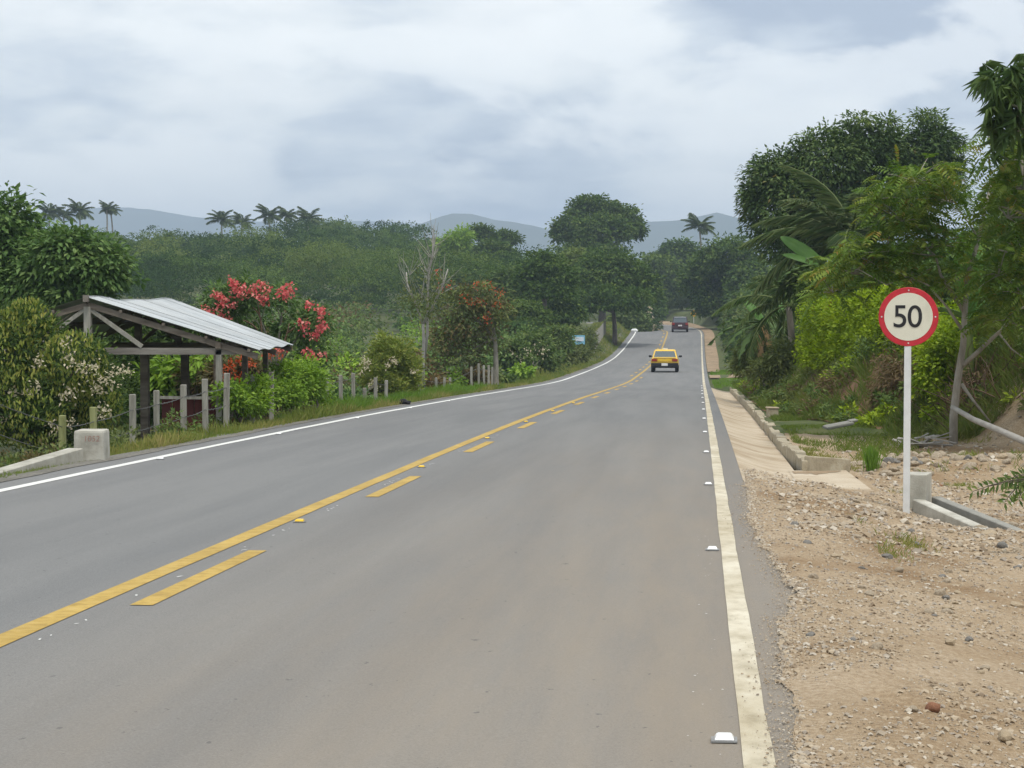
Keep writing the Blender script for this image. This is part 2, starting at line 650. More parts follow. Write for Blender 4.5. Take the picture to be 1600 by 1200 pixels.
plain('tail_red', (.28, .02, .015), .2, .6)
plain('amber', (.34, .085, .012), .25, .5)
plain('plate', (.72, .72, .70), .5, .3)
plain('chrome', (.6, .6, .6), .2, .5, .9)
plain('upholstery', (.10, .12, .13), .9, .1)
plain('black_plastic', (.008, .008, .009), .6, .3)
plain('wire_metal', (.16, .16, .155), .55, .4, .5)
plain('sky_blue', (.20, .46, .62), .5, .4)
plain('board_white', (.62, .68, .74), .5, .4)
plain('sign_yellow', (.68, .40, .02), .45, .4)
noisemat('stone', [(.20, .16, .115), (.33, .27, .195), (.45, .385, .29)], 5, 6, .92, bump=.4, bscale=25)
noisemat('red_stone', [(.20, .085, .045), (.29, .15, .09)], 9, 6, .92, bump=.4)
noisemat('grey_stone', [(.13, .125, .115), (.24, .225, .20)], 7, 6, .92, bump=.4)
noisemat('tan_stone', [(.30, .235, .155), (.42, .34, .235)], 7, 6, .92, bump=.3)
noisemat('grit', [(.10, .098, .092), (.17, .165, .15), (.25, .235, .205)], 22, 7, .95, bump=.6, bscale=60, cols2=[(.8, .78, .72), (1.05, 1.03, .98)], scale2=.8)
noisemat('mountain', [(.03, .05, .03), (.06, .08, .045)], .004, 6, 1)

# pebbles take a colour of their own from the rnd attribute
leafmat('pebble', [(.22, .168, .115), (.35, .275, .19), (.44, .365, .265), (.28, .24, .195), (.53, .475, .39)], trans=0, rough=.95, spec=.2, gain=1)

LM = dict(
    shrub_tip=leafmat('shrub_tip', [(.070, .105, .020), (.13, .165, .032), (.23, .225, .06)]),
    shrub_dark=leafmat('shrub_dark', [(.022, .044, .012), (.05, .082, .022), (.085, .118, .03)]),
    palmate=leafmat('palmate', [(.030, .062, .018), (.062, .11, .030), (.13, .18, .06)], spec=.15),
    mango=leafmat('mango', [(.022, .042, .014), (.046, .078, .024), (.085, .115, .035), (.15, .10, .035)], [0, .45, .93, 1], trans=.15),
    mid=leafmat('mid', [(.034, .062, .018), (.068, .105, .028), (.115, .145, .042)]),
    olive=leafmat('olive', [(.045, .068, .022), (.085, .105, .034), (.125, .14, .045)]),
    bright=leafmat('bright', [(.075, .135, .018), (.13, .21, .028), (.20, .28, .045)], trans=.3),
    hedge=leafmat('hedge', [(.078, .128, .011), (.155, .215, .019), (.25, .30, .036)], trans=.35),
    legume=leafmat('legume', [(.042, .085, .015), (.08, .128, .022), (.13, .165, .032), (.18, .11, .03)], [0, .45, .82, 1], trans=.3),
    brown=leafmat('brown', [(.06, .045, .025), (.105, .075, .04), (.13, .105, .05)]),
    rusty=leafmat('rusty', [(.05, .06, .025), (.085, .075, .03), (.13, .08, .035)]),
    cream=leafmat('cream', [(.42, .36, .24), (.60, .55, .40)], trans=.2, gain=1),
    pink=leafmat('pink', [(.54, .085, .095), (.68, .17, .16), (.74, .32, .28)], trans=.25, gain=1),
    orange=leafmat('orange', [(.42, .075, .03), (.55, .13, .05)], trans=.25, gain=1),
    forest=leafmat('forest', [(.020, .044, .012), (.054, .092, .020), (.105, .14, .032)], trans=.22, rough=.8, spec=.08, gain=1.5),
    forest_light=leafmat('forest_light', [(.05, .082, .02), (.085, .12, .03), (.12, .15, .042)], trans=.3, rough=.8, spec=.08, gain=1.5),
    palm=leafmat('palm', [(.035, .062, .022), (.065, .095, .036), (.10, .12, .05)], trans=.2),
    palm_dark=leafmat('palm_dark', [(.034, .060, .020), (.06, .095, .032), (.11, .135, .05)], trans=.2),
    banana=leafmat('banana', [(.055, .115, .030), (.09, .17, .045)], trans=.35, rough=.4),
    dry_leaf=leafmat('dry_leaf', [(.13, .085, .04), (.20, .135, .065)], trans=.2),
    grass=leafmat('grass', [(.055, .09, .018), (.10, .135, .028), (.17, .17, .05), (.25, .205, .09)], [0, .42, .75, 1], trans=.3),
    bank_grass=leafmat('bank_grass', [(.045, .08, .016), (.085, .12, .026), (.13, .14, .04), (.20, .15, .07)], [0, .5, .8, 1], trans=.3),
    lush=leafmat('lush', [(.055, .11, .016), (.095, .165, .026), (.13, .19, .035)], trans=.3),
    twig=leafmat('twig', [(.045, .03, .02), (.085, .055, .035), (.12, .085, .055)], trans=0),
)
M = MATS


# ------------------------------------------------------------------ simple solid builders
def add_box(buf, c, s, rot=None, mat=0, taper=1.0, rnd=.5):
    """axis box centred at c with full sizes s; rot = Matrix 3x3; taper scales the top"""
    c = Vector(c)
    hx, hy, hz = s[0] / 2, s[1] / 2, s[2] / 2
    v = []
    for z, k in ((-hz, 1), (hz, taper)):
        for x, y in ((-hx, -hy), (hx, -hy), (hx, hy), (-hx, hy)):
            p = Vector((x * k, y * k, z))
            if rot is not None:
                p = rot @ p
            v.append(tuple(c + p))
    q = [(0, 3, 2, 1), (4, 5, 6, 7), (0, 1, 5, 4), (1, 2, 6, 5), (2, 3, 7, 6), (3, 0, 4, 7)]
    f = []
    for a, b, cc, d in q:
        f += [(a, b, cc), (a, cc, d)]
    buf.add(v, f, rnd, mat)


def bevel_obj(o, w, seg=2):
    bm = bmesh.new()
    bm.from_mesh(o.data)
    bmesh.ops.remove_doubles(bm, verts=bm.verts, dist=1e-5)
    bmesh.ops.dissolve_limit(bm, angle_limit=R(3), verts=bm.verts, edges=bm.edges)
    es = [e for e in bm.edges if len(e.link_faces) == 2 and e.calc_face_angle(0) > R(25)]
    bmesh.ops.bevel(bm, geom=es, offset=w, segments=seg, profile=.6, affect='EDGES')
    for f in bm.faces:
        f.smooth = False
    bm.to_mesh(o.data)
    bm.free()
    return o


def box_obj(name, c, s, mat, parent=None, rot=None, bevel=0, taper=1.0):
    b = Buf()
    add_box(b, c, s, rot, 0, taper)
    o = b.build(name, mat, parent)
    if bevel:
        bevel_obj(o, bevel)
    return o


def beam(name, p, q, w, h, mat, parent=None, bevel=0):
    """a square timber from p to q"""
    p, q = Vector(p), Vector(q)
    d = q - p
    rot = d.to_track_quat('X', 'Z').to_matrix()
    return box_obj(name, (p + q) / 2, (d.length, w, h), mat, parent, rot, bevel)


def sheet(name, us, vs, fn, mat, parent=None, kind=None, thick=0, smooth=True):
    """grid surface: fn(U, V) -> x, y, z arrays"""
    U, V = np.meshgrid(us, vs, indexing='ij')
    x, y, z = fn(U, V)
    nu, nv = U.shape
    v = np.stack([x, y, z], -1).reshape(-1, 3)
    i = np.arange(nu * nv).reshape(nu, nv)
    a, b, c, d = i[:-1, :-1].ravel(), i[1:, :-1].ravel(), i[1:, 1:].ravel(), i[:-1, 1:].ravel()
    f = np.concatenate([np.stack([a, b, c], 1), np.stack([a, c, d], 1)])
    bf = Buf()
    bf.add(v, f, .5, 0, smooth)
    if thick:
        n0 = nu * nv
        bf.add(v - np.array([0, 0, thick]), f[:, ::-1], .5, 0, smooth)
        rim = list(i[:, 0]) + list(i[-1, 1:]) + list(i[::-1, -1][1:]) + list(i[0, ::-1][1:])
        rf = []
        for p, q in zip(rim[:-1], rim[1:]):
            rf += [(p, p + n0, q + n0), (p, q + n0, q)]
        vv = np.concatenate([v, v - np.array([0, 0, thick])])
        bf.add(vv, rf, .5, 0, False)
    o = bf.build(name, mat, parent)
    if kind:
        o['kind'] = kind
    return o


# ================================================================== SETTING
xs = np.unique(np.concatenate([-np.geomspace(40, 2600, 22), np.arange(-40, -12, 1.2), np.arange(-12, 12, .3), np.arange(.3, 2.1, .08), np.arange(12, 40, 1.5), np.geomspace(40, 2600, 22)]))
ys = np.unique(np.concatenate([np.array([-400, -200, -100, -50, -20, -8]), np.arange(0, 60, .4), np.arange(60, 130, 1.2), np.arange(130, 480, 3.0), np.geomspace(480, 4750, 20)]))
sheet('ground', xs, ys, lambda U, V: (U, V, gz(U, V)), M['field'], kind='structure')

# road
RY = np.unique(np.concatenate([np.arange(-30, 4, 1.0), np.arange(4, 23, .1), np.arange(23, 60, 1.0), np.arange(60, 330, 2.0)]))


def gravel_edge(Y):
    Y = np.asarray(Y, float)
    e_ = np.interp(Y, [0, 5, 6.5, 8, 9.6, 10.6, 11.2, 12.0, 13.2, 15, 17, 19.5, 21.5, 24], [.36, .35, .345, .355, .38, .43, .51, .54, .49, .43, .43, .46, .50, .52])
    return e_ + .09 * (fbm(Y * 2.6, Y * 0, 15, 6) - .5)


def road_right(Y):
    return np.where(np.asarray(Y) < 21.4, gravel_edge(Y) + .10, .45)


def road_left(Y):
    return -7.0 + .06 * (fbm(np.asarray(Y) * .7, 0 * np.asarray(Y), 9) - .5) - .3 * sm(120, 200, Y)


def strip_fn(a, b, dz):
    """strip between lateral lines a and b (numbers or functions of Y), V = 0..1 across"""
    def fn(U, V):
        A = a(U) if callable(a) else a
        B = b(U) if callable(b) else b
        X = A + (B - A) * V
        return X + cx(U), U, road_z(X, U) + dz
    return fn


road = sheet('road', RY, np.linspace(0, 1, 12), strip_fn(road_left, road_right, 0), M['asphalt'], kind='structure', thick=.05)


def wob(base, amp, seed, fr=.35):
    return lambda U: base + amp * (fbm(np.asarray(U) * fr, 0 * np.asarray(U) + seed, seed) - .5)


RYF = np.unique(np.concatenate([np.arange(-30, 60, .35), np.arange(60, 330, 1.5)]))
sheet('edge_line', RYF, [0, 1], strip_fn(wob(.15, .012, 3, .9), wob(.258, .014, 4, 1.1), .004), M['road_white'], road)
sheet('edge_line', RYF, [0, 1], strip_fn(wob(-6.66, .03, 5), wob(-6.53, .03, 6), .004), M['road_white_clean'], road)
sheet('centre_line', RYF, [0, 1], strip_fn(wob(-3.355, .02, 7), wob(-3.215, .02, 8), .004), M['road_yellow'], road)
d = 11.05 - 16
while d < 108:
    sheet('dash', np.linspace(d, d + 3, 6), [0, 1], strip_fn(-3.04, -2.915, .004), M['road_yellow'], road)
    d += 8
# beyond the dip the dashes lie on the other side of the solid line
d = 112
while d < 240:
    sheet('dash', np.linspace(d, d + 3, 4), [0, 1], strip_fn(-3.69, -3.56, .004), M['road_yellow'], road)
    d += 8

# chips of old pre-marking paint beside the solid centre line
rng = np.random.default_rng(4)
cb = Buf()
for k in range(40):
    Y = rng.uniform(8, 34)
    X = -3.10 + rng.normal(0, .018)
    l, w = rng.uniform(.008, .035), rng.uniform(.003, .009)
    a = rng.uniform(.6, 2.4)
    z = float(road_z(X, Y)) + .0035
    c_, s_ = math.cos(a), math.sin(a)
    q = [(X + u * c_ - v * s_, Y + u * s_ + v * c_, z - (u * s_ + v * c_) * .02) for u, v in ((-l, -w), (l, -w), (l * .7, w), (-l * .8, w))]
    cb.add(q, [(0, 1, 2), (0, 2, 3)])
for k in range(60):
    Y = rng.uniform(5.5, 16)
    X = rng.normal(.42, .12) if k % 2 else rng.normal(.03, .05)
    l = rng.uniform(.002, .007)
    z = float(road_z(X, Y)) + .0062
    q = [(X - l, Y, z), (X + l * .6, Y - l, z), (X + l, Y + l * .5, z), (X, Y + l, z)]
    cb.add(q, [(0, 1, 2), (0, 2, 3)])
o = cb.build('paint_chips', M['road_white_clean'], road)
o['kind'] = 'stuff'

# tan verge strip along the left asphalt edge (loose grit)
sheet('grit_verge', np.unique(np.concatenate([np.arange(5, 70, .8), np.arange(70, 232, 3.)])), np.linspace(0, 1, 4),
      lambda U, V: (lambda X: (X + cx(U), U, np.where(V < .2, road_z(X, U) + .006, gz(X + cx(U), U) + .02)))((road_left(U) + .10 * (fbm(U * 1.1, U * 0, 2) - .3)) - V * (.5 + .3 * (fbm(U * .5, U * 0 + 3, 12)))),
      M['grit'], kind='structure')


# gravel lay-by on the right
def apron_end(X):
    return 21.75 + (np.asarray(X) - .5) * .9


def gravel_z(X, Y):
    base = road_z(np.clip(X, -7, .5), Y) + shoulder(np.clip(X, .4, 9)) * (1 - sm(28, 36, Y))
    rid = .20 * np.exp(-((Y - 28.3 - .05 * X) / 1.1) ** 2) * sm(2.0, 2.8, X)
    bumps = (fbm(X * 1.6, Y * 1.1, 21) - .5) * .10 * sm(.5, 1.0, X) + (fbm(X * 6, Y * 4, 22) - .5) * .028
    rut = -.035 * np.exp(-((Y - 8.45 + .9 * (X - .85)) / .12) ** 2) * sm(.55, .75, X)
    bk = 1.75 * sm(0, 2.1, X - bank_base(Y))
    return base + rid + bk + np.maximum(bumps, -.02) * sm(.38, .6, X) + rut + .035 - .027 * (1 - sm(.40, .62, X))


GV = np.concatenate([np.linspace(0, .06, 8), np.linspace(.075, .4, 44), np.linspace(.42, 1, 34)])


def gravel_fn(U, V):
    E = gravel_edge(U)
    # lateral position: starts at the wavy asphalt edge; behind the apron it starts at the apron's right side
    st = np.where(U < 21.6, E, np.where(U < 27.2, np.maximum(E, 1.95), 1.5 + 0 * U))
    st = E + (np.interp(U, [21.5, 21.75, 22.35, 22.95, 23.1, 26.8, 27.4, 36], [0, .02, .67, 1.34, 1.35, 1.35, .82, .80]))
    X = st + V * (7.5 - st)
    return X, U, gravel_z(X, U)


gravel_lot = sheet('gravel_shoulder', np.concatenate([np.arange(3.5, 14, .055), np.arange(14, 27, .1), np.arange(27, 33.6, .18)]), GV, gravel_fn, M['gravel_soil'], kind='structure')


# ---- lined gutter with curb
def gut_fn(U, V):
    X = .455 + V * (1.18 - .455)
    return X, U, road_z(.5, U) - .01 - .16 * np.sin(np.clip(V, 0, 1) * math.pi / 2)


gutter = sheet('gutter', np.arange(22.0, 84, .5), np.linspace(0, 1, 8), gut_fn, M['gutter_concrete'], kind='structure', thick=.06)
ap = Buf()
A_ = [(.46, 21.75), (1.86, 22.95), (1.84, 26.7), (1.19, 26.3), (1.19, 22.4)]


def apz(x, y):
    return float(rz(y)) + np.interp(x, [.455, .6, .75, .9, 1.05, 1.18, 1.9], [-.010, -.060, -.105, -.141, -.163, -.170, -.188])


NA = 10
pts = []
for i in range(NA + 1):
    for j in range(NA + 1):
        s_, t_ = i / NA, j / NA
        # bilinear patch from the gutter's side to the outer side
        x0, y0 = 1.10, 22.28 + (26.3 - 22.28) * t_
        x1, y1 = 1.88 - .04 * t_, 22.95 + (26.75 - 22.95) * t_
        x, y = x0 + (x1 - x0) * s_, y0 + (y1 - y0) * s_
        pts.append((x, y, apz(x, y) + .005))
fs = []
for i in range(NA):
    for j in range(NA):
        a = i * (NA + 1) + j
        fs += [(a, a + NA + 1, a + NA + 2), (a, a + NA + 2, a + 1)]
n0 = len(pts)
low = [(x, y, z - .07) for x, y, z in pts]
rim = [(i * (NA + 1)) for i in range(NA + 1)] + [NA * (NA + 1) + j for j in range(1, NA + 1)]
for p, q in zip(rim[:-1], rim[1:]):
    fs += [(p, p + n0, q + n0), (p, q + n0, q)]
ap.add(pts + low, fs, .5, 0, False)
# sloping toe at the road side
ap.add([(.46, 21.70, apz(.46, 21.70)), (1.19, 22.35, apz(1.19, 22.35)), (1.19, 22.6, apz(1.19, 22.6) + .004), (.46, 22.05, apz(.46, 22.05) + .004),
        (.46, 21.70, apz(.46, 21.70) - .06), (1.19, 22.35, apz(1.19, 22.35) - .06)], [(0, 1, 2), (0, 2, 3), (4, 5, 1), (4, 1, 0)])
ap.build('apron', M['gutter_concrete'], gutter)

sheet('soil_stain', np.linspace(0, 1, 30), np.linspace(0, 1, 10), lambda U, V: (lambda X, Y: (X, Y, rz(Y) + np.interp(X, [1.05, 1.18, 1.9], [-.163, -.170, -.188]) + .009 + .004 * np.sin(V * 3.14)))(1.14 + .62 * U, 26.15 + .40 * U - (.15 + 1.1 * fbm(U * 6, U * 0 + 2, 19)) * (1 - V) * np.sin(U * 2.5 + .5)), M['dirt'], gutter)

# curb stones along the gutter, one block after the other
rnd = random.Random(7)
y = 26.35
k = 0
while y < 82:
    ln = rnd.uniform(1.1, 2.4)
    x0 = 1.26 + rnd.uniform(-.015, .015) + .10 * float(1 - sm(26, 31, y))
    x1 = 1.26 + rnd.uniform(-.015, .015) + .10 * float(1 - sm(26, 31, y + ln))
    h0 = rnd.uniform(-.07, .0)
    p = Vector((x0, y, float(rz(y)) - .02))
    q = Vector((x1, y + ln - .03, float(rz(y + ln)) - .02))
    b = Buf()
    dd = (q - p)
    rot = dd.to_track_quat('Y', 'Z').to_matrix()
    add_box(b, (p + q) / 2 + Vector((0, 0, -.10 + h0 / 2)), (.15, dd.length, .30 + h0), rot, 0, 1.0)
    o = b.build('curb_block', M['curb_concrete'], gutter)
    bevel_obj(o, .022, 2)
    bm = bmesh.new()
    bm.from_mesh(o.data)
    bmesh.ops.subdivide_edges(bm, edges=[e_ for e_ in bm.edges if e_.calc_length() > .5], cuts=6, use_grid_fill=True)
    for v_ in bm.verts:
        nz = float(fbm(v_.co.y * 3.1, v_.co.z * 6 + v_.co.x * 5, 44)) - .5
        v_.co.z += .05 * nz
        v_.co.x += .03 * nz
    bm.to_mesh(o.data)
    bm.free()
    y += ln
    k += 1
# the near end turns off to the side
b = Buf()
for (xa, ya), (xb, yb) in (((1.33, 26.36), (1.86, 26.85)),):
    p = Vector((xa, ya, float(rz(ya)) - .11))
    q = Vector((xb, yb, float(rz(yb)) - .17))
    dd = q - p
    add_box(b, (p + q) / 2, (dd.length, .13, .26), dd.to_track_quat('X', 'Z').to_matrix())
bevel_obj(b.build('curb_wing', M['curb_concrete'], gutter), .025, 3)
t = empty('concrete_stub', (1.42, 41.5, float(rz(41.5))), 'small square concrete stub standing on the curb of the gutter', 'stub')
o = box_obj('block', (1.42, 41.5, float(rz(41.5)) + .0), (.22, .22, .36), M['curb_concrete'], t, Euler((0, .03, .2)).to_matrix(), .03, .92)
box_obj('cap', (1.42, 41.5, float(rz(41.5)) + .19), (.235, .23, .03), M['gutter_concrete'], t, Euler((0, .03, .2)).to_matrix(), .015)

# dirt track that joins the road on the right, and the tan shoulder beyond the crest
sheet('dirt_track', np.linspace(0, 1, 8), np.linspace(0, 1, 30), lambda U, V: (lambda X, Y: (X, Y, np.where(X < 1.6, road_z(.5, Y) + .012 - .02 * (X - .5), np.maximum(gz(X, Y) + .04, road_z(.5, Y) - .02))))(.53 + V * 9, 108 + U * 7 + V * 5 + .8 * np.sin(V * 5)), M['dirt'], kind='structure')
sheet('dirt_shoulder', np.arange(124, 312, 2.0), np.linspace(0, 1, 6), lambda U, V: (lambda X: (X + cx(U), U, np.where(V < .15, road_z(X, U) + .008, np.maximum(gz(X + cx(U), U) + .03, road_z(X, U) + .01)) + .25 * V * sm(240, 270, U)))(.48 + V * (.75 + .25 * sm(130, 170, U) + .5 * sm(240, 270, U))), M['dirt'], kind='structure')


# mountains far away
def ridge(name, D, x0, x1, prof, depth, seed, rough):
    n = 150
    us = np.linspace(x0, x1, n)
    py = np.interp(us, [p[0] for p in prof], [p[1] for p in prof])
    top = np.array([at(u, v, D) for u, v in zip(us, py)])
    vv = np.linspace(-1, 1, 25)

    def fn(U, V):
        X = np.interp(U, us, top[:, 0])
        Z = np.interp(U, us, top[:, 2])
        Y = D + V * depth + 120 * (fbm(X * .004, V * 2, seed) - .5)
        sh = np.clip(1 - np.abs(V) ** 1.1, 0, 1)
        zz = (Z + 3) * sh * (1 + rough * (fbm(X * .006, Y * .006, seed + 3, 5) - .5) * 2 * np.clip(np.abs(V) * 3, .25, 1)) - 3
        return X, Y, zz
    return sheet(name, us, vv, fn, M['mountain'], kind='structure')


ridge('mountain_range', 4100, -450, 760, [(-450, 350), (-200, 335), (60, 330), (150, 324), (235, 326), (300, 337), (380, 345), (450, 348), (560, 346), (620, 349), (690, 360), (760, 400)], 560, 2, .16)
ridge('mountain_range', 3200, 480, 920, [(480, 400), (560, 372), (640, 354), (665, 346), (690, 337), (705, 333), (735, 334), (770, 343), (800, 345), (830, 350), (860, 357), (890, 368), (920, 392)], 440, 5, .16)
ridge('mountain_range', 3200, 940, 1900, [(940, 375), (1000, 346), (1060, 344), (1100, 337), (1122, 332), (1150, 340), (1200, 341), (1300, 352), (1400, 362), (1500, 355), (1600, 360), (1900, 380)], 440, 8, .16)

# ================================================================== ROAD FURNITURE AND CARS
exec_order = []


def stud(X, Y, mat, label, cat, group, w=.072, dp=.075):
    z = float(road_z(X, Y)) + .004
    t = empty('road_stud', (X + float(cx(Y)), Y, z), label, cat, group)
    box_obj('base_plate', (X + float(cx(Y)), Y, z + .003), (w * 1.28, dp * 1.12, .006), M['stud_base'], t)
    o = box_obj('reflector', (X + float(cx(Y)), Y, z + .006 + .009), (w, dp, .018), M[mat], t, None, 0, .72)
    bevel_obj(o, .004, 1)
    return t


ORD = ['first', 'second', 'third', 'fourth', 'fifth', 'sixth', 'seventh', 'eighth', 'ninth', 'tenth', 'eleventh', 'twelfth', 'thirteenth', 'fourteenth']
Y = [7.47, 14.4, 21.05, 27.3, 33.7] + [33.7 + 6.6 * k for k in range(1, 9)]
for i, yy in enumerate(Y):
    stud(.092, yy, 'stud_white', ORD[i] + ' white road stud from the camera beside the dusty near edge line', 'road stud', 'white studs along the near edge line')
for i, yy in enumerate([16.3, 23.6, 31.0, 38.0, 45.0, 52.5]):
    stud(-3.12, yy, 'stud_yellow', ORD[i] + ' yellow road stud from the camera along the yellow centre line', 'road stud', 'yellow studs along the centre line')
for i, yy in enumerate([24.9, 32.1, 39.6, 47.0, 54.2]):
    stud(-6.46, yy, 'stud_white', ORD[i] + ' white road stud from the camera along the far edge line', 'road stud', 'white studs along the far edge line')


def text_mesh(body, size, extrude, mat, name, offset=0.0, shear=0):
    cu = bpy.data.curves.new(name, 'FONT')
    cu.body = body
    cu.size = size
    cu.extrude = extrude
    cu.offset = offset
    cu.shear = shear
    cu.align_x = 'CENTER'
    cu.align_y = 'CENTER'
    to = bpy.data.objects.new(name, cu)
    link(to)
    dg = bpy.context.evaluated_depsgraph_get()
    me = bpy.data.meshes.new_from_object(to.evaluated_get(dg))
    bpy.data.objects.remove(to)
    me.name = name
    me.materials.clear()
    me.materials.append(mat)
    return me


def disc(name, c, r, th, mat, parent, n=64, axis=(0, -1, 0), bevel=.003):
    b = Buf()
    ax = Vector(axis).normalized()
    c = Vector(c)
    prof = [(r - bevel, 0), (r, bevel), (r, th - bevel), (r - bevel, th)]
    q = ax.to_track_quat('Z', 'Y').to_matrix()
    v = []
    for rr, h in prof:
        for k in range(n):
            t_ = 2 * math.pi * k / n
            v.append(tuple(c + q @ Vector((rr * math.cos(t_), rr * math.sin(t_), h))))
    f = []
    for i in range(3):
        for k in range(n):
            a, bb = i * n + k, i * n + (k + 1) % n
            f += [(a, bb, bb + n), (a, bb + n, a + n)]
    v += [tuple(c), tuple(c + q @ Vector((0, 0, th)))]
    for k in range(n):
        f.append((len(v) - 2, (k + 1) % n, k))
        f.append((len(v) - 1, 3 * n + k, 3 * n + (k + 1) % n))
    b.add(v, f)
    return b.build(name, mat, parent)


# speed limit sign
SY = 20.5
base = at(1416, 812, SY)
ctr = at(1419.5, 495, SY)
t = empty('speed_limit_sign', base, 'round red and white 50 speed limit sign on a thin white post', 'road sign')
beam('post', base - Vector((0, 0, .25)), ctr + Vector((.0, .035, .26)), .062, .062, M['white_paint'], t, .006)
face_n = Vector((-.08, -1, 0)).normalized()
rd = disc('ring', ctr, .283, .008, M['sign_red'], t, axis=face_n)
disc('face', ctr + face_n * .0082, .229, .0025, M['sign_cream'], t, axis=face_n, bevel=.0005)
for a in (90, 270, 0, 180):
    side = Vector((0, 0, 1)).cross(face_n).normalized()
    p = ctr + face_n * .008 + (side * math.cos(R(a)) + Vector((0, 0, 1)) * math.sin(R(a))) * .253
    disc('rivet', p, .008, .004, M['rivet'], t, 12, face_n, .001)
fq = face_n.to_track_quat('Z', 'Y')
side = Vector((0, 0, 1)).cross(face_n).normalized()
rotm = Matrix((side, Vector((0, 0, 1)), face_n)).transposed()
if rotm.determinant() < 0:
    rotm = Matrix((-side, Vector((0, 0, 1)), face_n)).transposed()
for ch, dx in (('5', -.080), ('0', .060)):
    me = text_mesh(ch, .285, .0015, M['ink'], 'digit', .0015)
    xs_ = [v.co.x for v in me.vertices]
    ys_ = [v.co.y for v in me.vertices]
    mx_, my_ = (max(xs_) + min(xs_)) / 2, (max(ys_) + min(ys_)) / 2
    hgt = max(ys_) - min(ys_)
    sc_ = .214 / hgt
    for v in me.vertices:
        v.co.x = (v.co.x - mx_) * sc_ * (.98 if ch == '5' else 1.0)
        v.co.y = (v.co.y - my_) * sc_
    o = bpy.data.objects.new('digit', me)
    link(o)
    o.parent = t
    sgn = 1 if rotm.col[0].x > 0 else -1
    o.location = (ctr + face_n * .0125 + rotm.col[0] * dx * sgn + Vector((0, 0, .004))) - base
    o.rotation_euler = rotm.to_euler()
disc('footing', base - Vector((0, 0, .03)), .11, .05, M['curb_concrete'], t, 20, (0.03, 0, 1), .015)
box_obj('bracket', ctr + Vector((0, .02, .2)), (.20, .02, .03), M['rivet'], t)

# culvert headwall beside the sign
hb = at(1437, 806, 20.9)
t = empty('culvert_headwall', hb, 'grey concrete culvert headwall with sloping wing walls beside the sign post', 'headwall')
g0 = hb.z
box_obj('end_block', (hb.x, hb.y + .12, g0 + .18), (.205, .36, .46), M['concrete'], t, Euler((0, 0, -.25)).to_matrix(), .012)


def wing(p, q, h0, h1, th, mat, parent):
    p, q = Vector(p), Vector(q)
    d_ = (q - p).normalized()
    s_ = Vector((-d_.y, d_.x, 0)).normalized() * th / 2
    v = [p - s_ - Vector((0, 0, .3)), p + s_ - Vector((0, 0, .3)), q + s_ - Vector((0, 0, .3)), q - s_ - Vector((0, 0, .3)),
         p - s_ + Vector((0, 0, h0)), p + s_ + Vector((0, 0, h0)), q + s_ + Vector((0, 0, h1)), q - s_ + Vector((0, 0, h1))]
    b = Buf()
    f = []
    for a, bb, c, d__ in [(0, 1, 2, 3), (4, 7, 6, 5), (0, 4, 5, 1), (1, 5, 6, 2), (2, 6, 7, 3), (3, 7, 4, 0)]:
        f += [(a, bb, c), (a, c, d__)]
    b.add([tuple(x) for x in v], f)
    o = b.build('wing_wall', mat, parent)
    bm = bmesh.new()
    bm.from_mesh(o.data)
    bmesh.ops.recalc_face_normals(bm, faces=bm.faces)
    bm.to_mesh(o.data)
    bm.free()
    return bevel_obj(o, .008, 1)


wing((hb.x - .02, hb.y - .06, g0 - .02), (2.66, 19.35, g0 - .02), .19, .03, .12, M['concrete'], t)
wing((hb.x + .16, hb.y + .05, g0 - .02), (2.93, 19.45, g0 - .02), .21, .035, .10, M['grey_cement'], t)

# the culvert's other end, across the road
hb = at(140, 724, 24.7)
t = empty('culvert_headwall', hb, 'pale concrete block with faded red scrawl and a long sloping wall across the road', 'headwall')
g0 = float(rz(24.7))
bt = at(140, 672, 24.7).z
box_obj('end_block', (hb.x, hb.y + .1, (bt + g0 - .3) / 2), (.385, .42, bt - g0 + .3), M['concrete'], t, Euler((0, 0, .1)).to_matrix(), .03, .93)
p0, p1 = at(118, 700, 24.5), at(-60, 752, 22.0)
wing((p0.x, p0.y, p0.z), (p1.x, p1.y, p1.z), .0, .0, .2, M['concrete'], t)
me = text_mesh('1052', .098, .001, M['graffiti'], 'scrawl', -.001, .1)
o = bpy.data.objects.new('scrawl', me)
link(o)
o.parent = t
pos = at(152, 686, 24.45)
tilt = math.atan((.385 * .07 / 2) / (bt - g0 + .3))
o.location = Vector((hb.x + .055, hb.y + .1 - .42 / 2 + .012 - .006, bt - .10)) - hb
o.rotation_euler = (R(90) - tilt * 1.6, 0, .1)

# white painted marker stone at the crest
mk = Vector((-6.75 + float(cx(224)), 224, float(road_z(-6.7, 224)) + .1))
bm = bmesh.new()
bmesh.ops.create_icosphere(bm, subdivisions=2, radius=1)
for v in bm.verts:
    n_ = .85 + .3 * vnoise(v.co.x * 2 + 5, v.co.y * 2 + v.co.z * 3, 4)
    v.co = Vector((v.co.x * .40, v.co.y * .35, v.co.z * .27)) * float(n_)
me = bpy.data.meshes.new('marker_stone')
bm.to_mesh(me)
bm.free()
me.materials.append(M['white_paint'])
o = link(bpy.data.objects.new('marker_stone', me))
o.location = mk
tag(o, 'white painted stone where the far edge line meets the crest', 'marker stone')


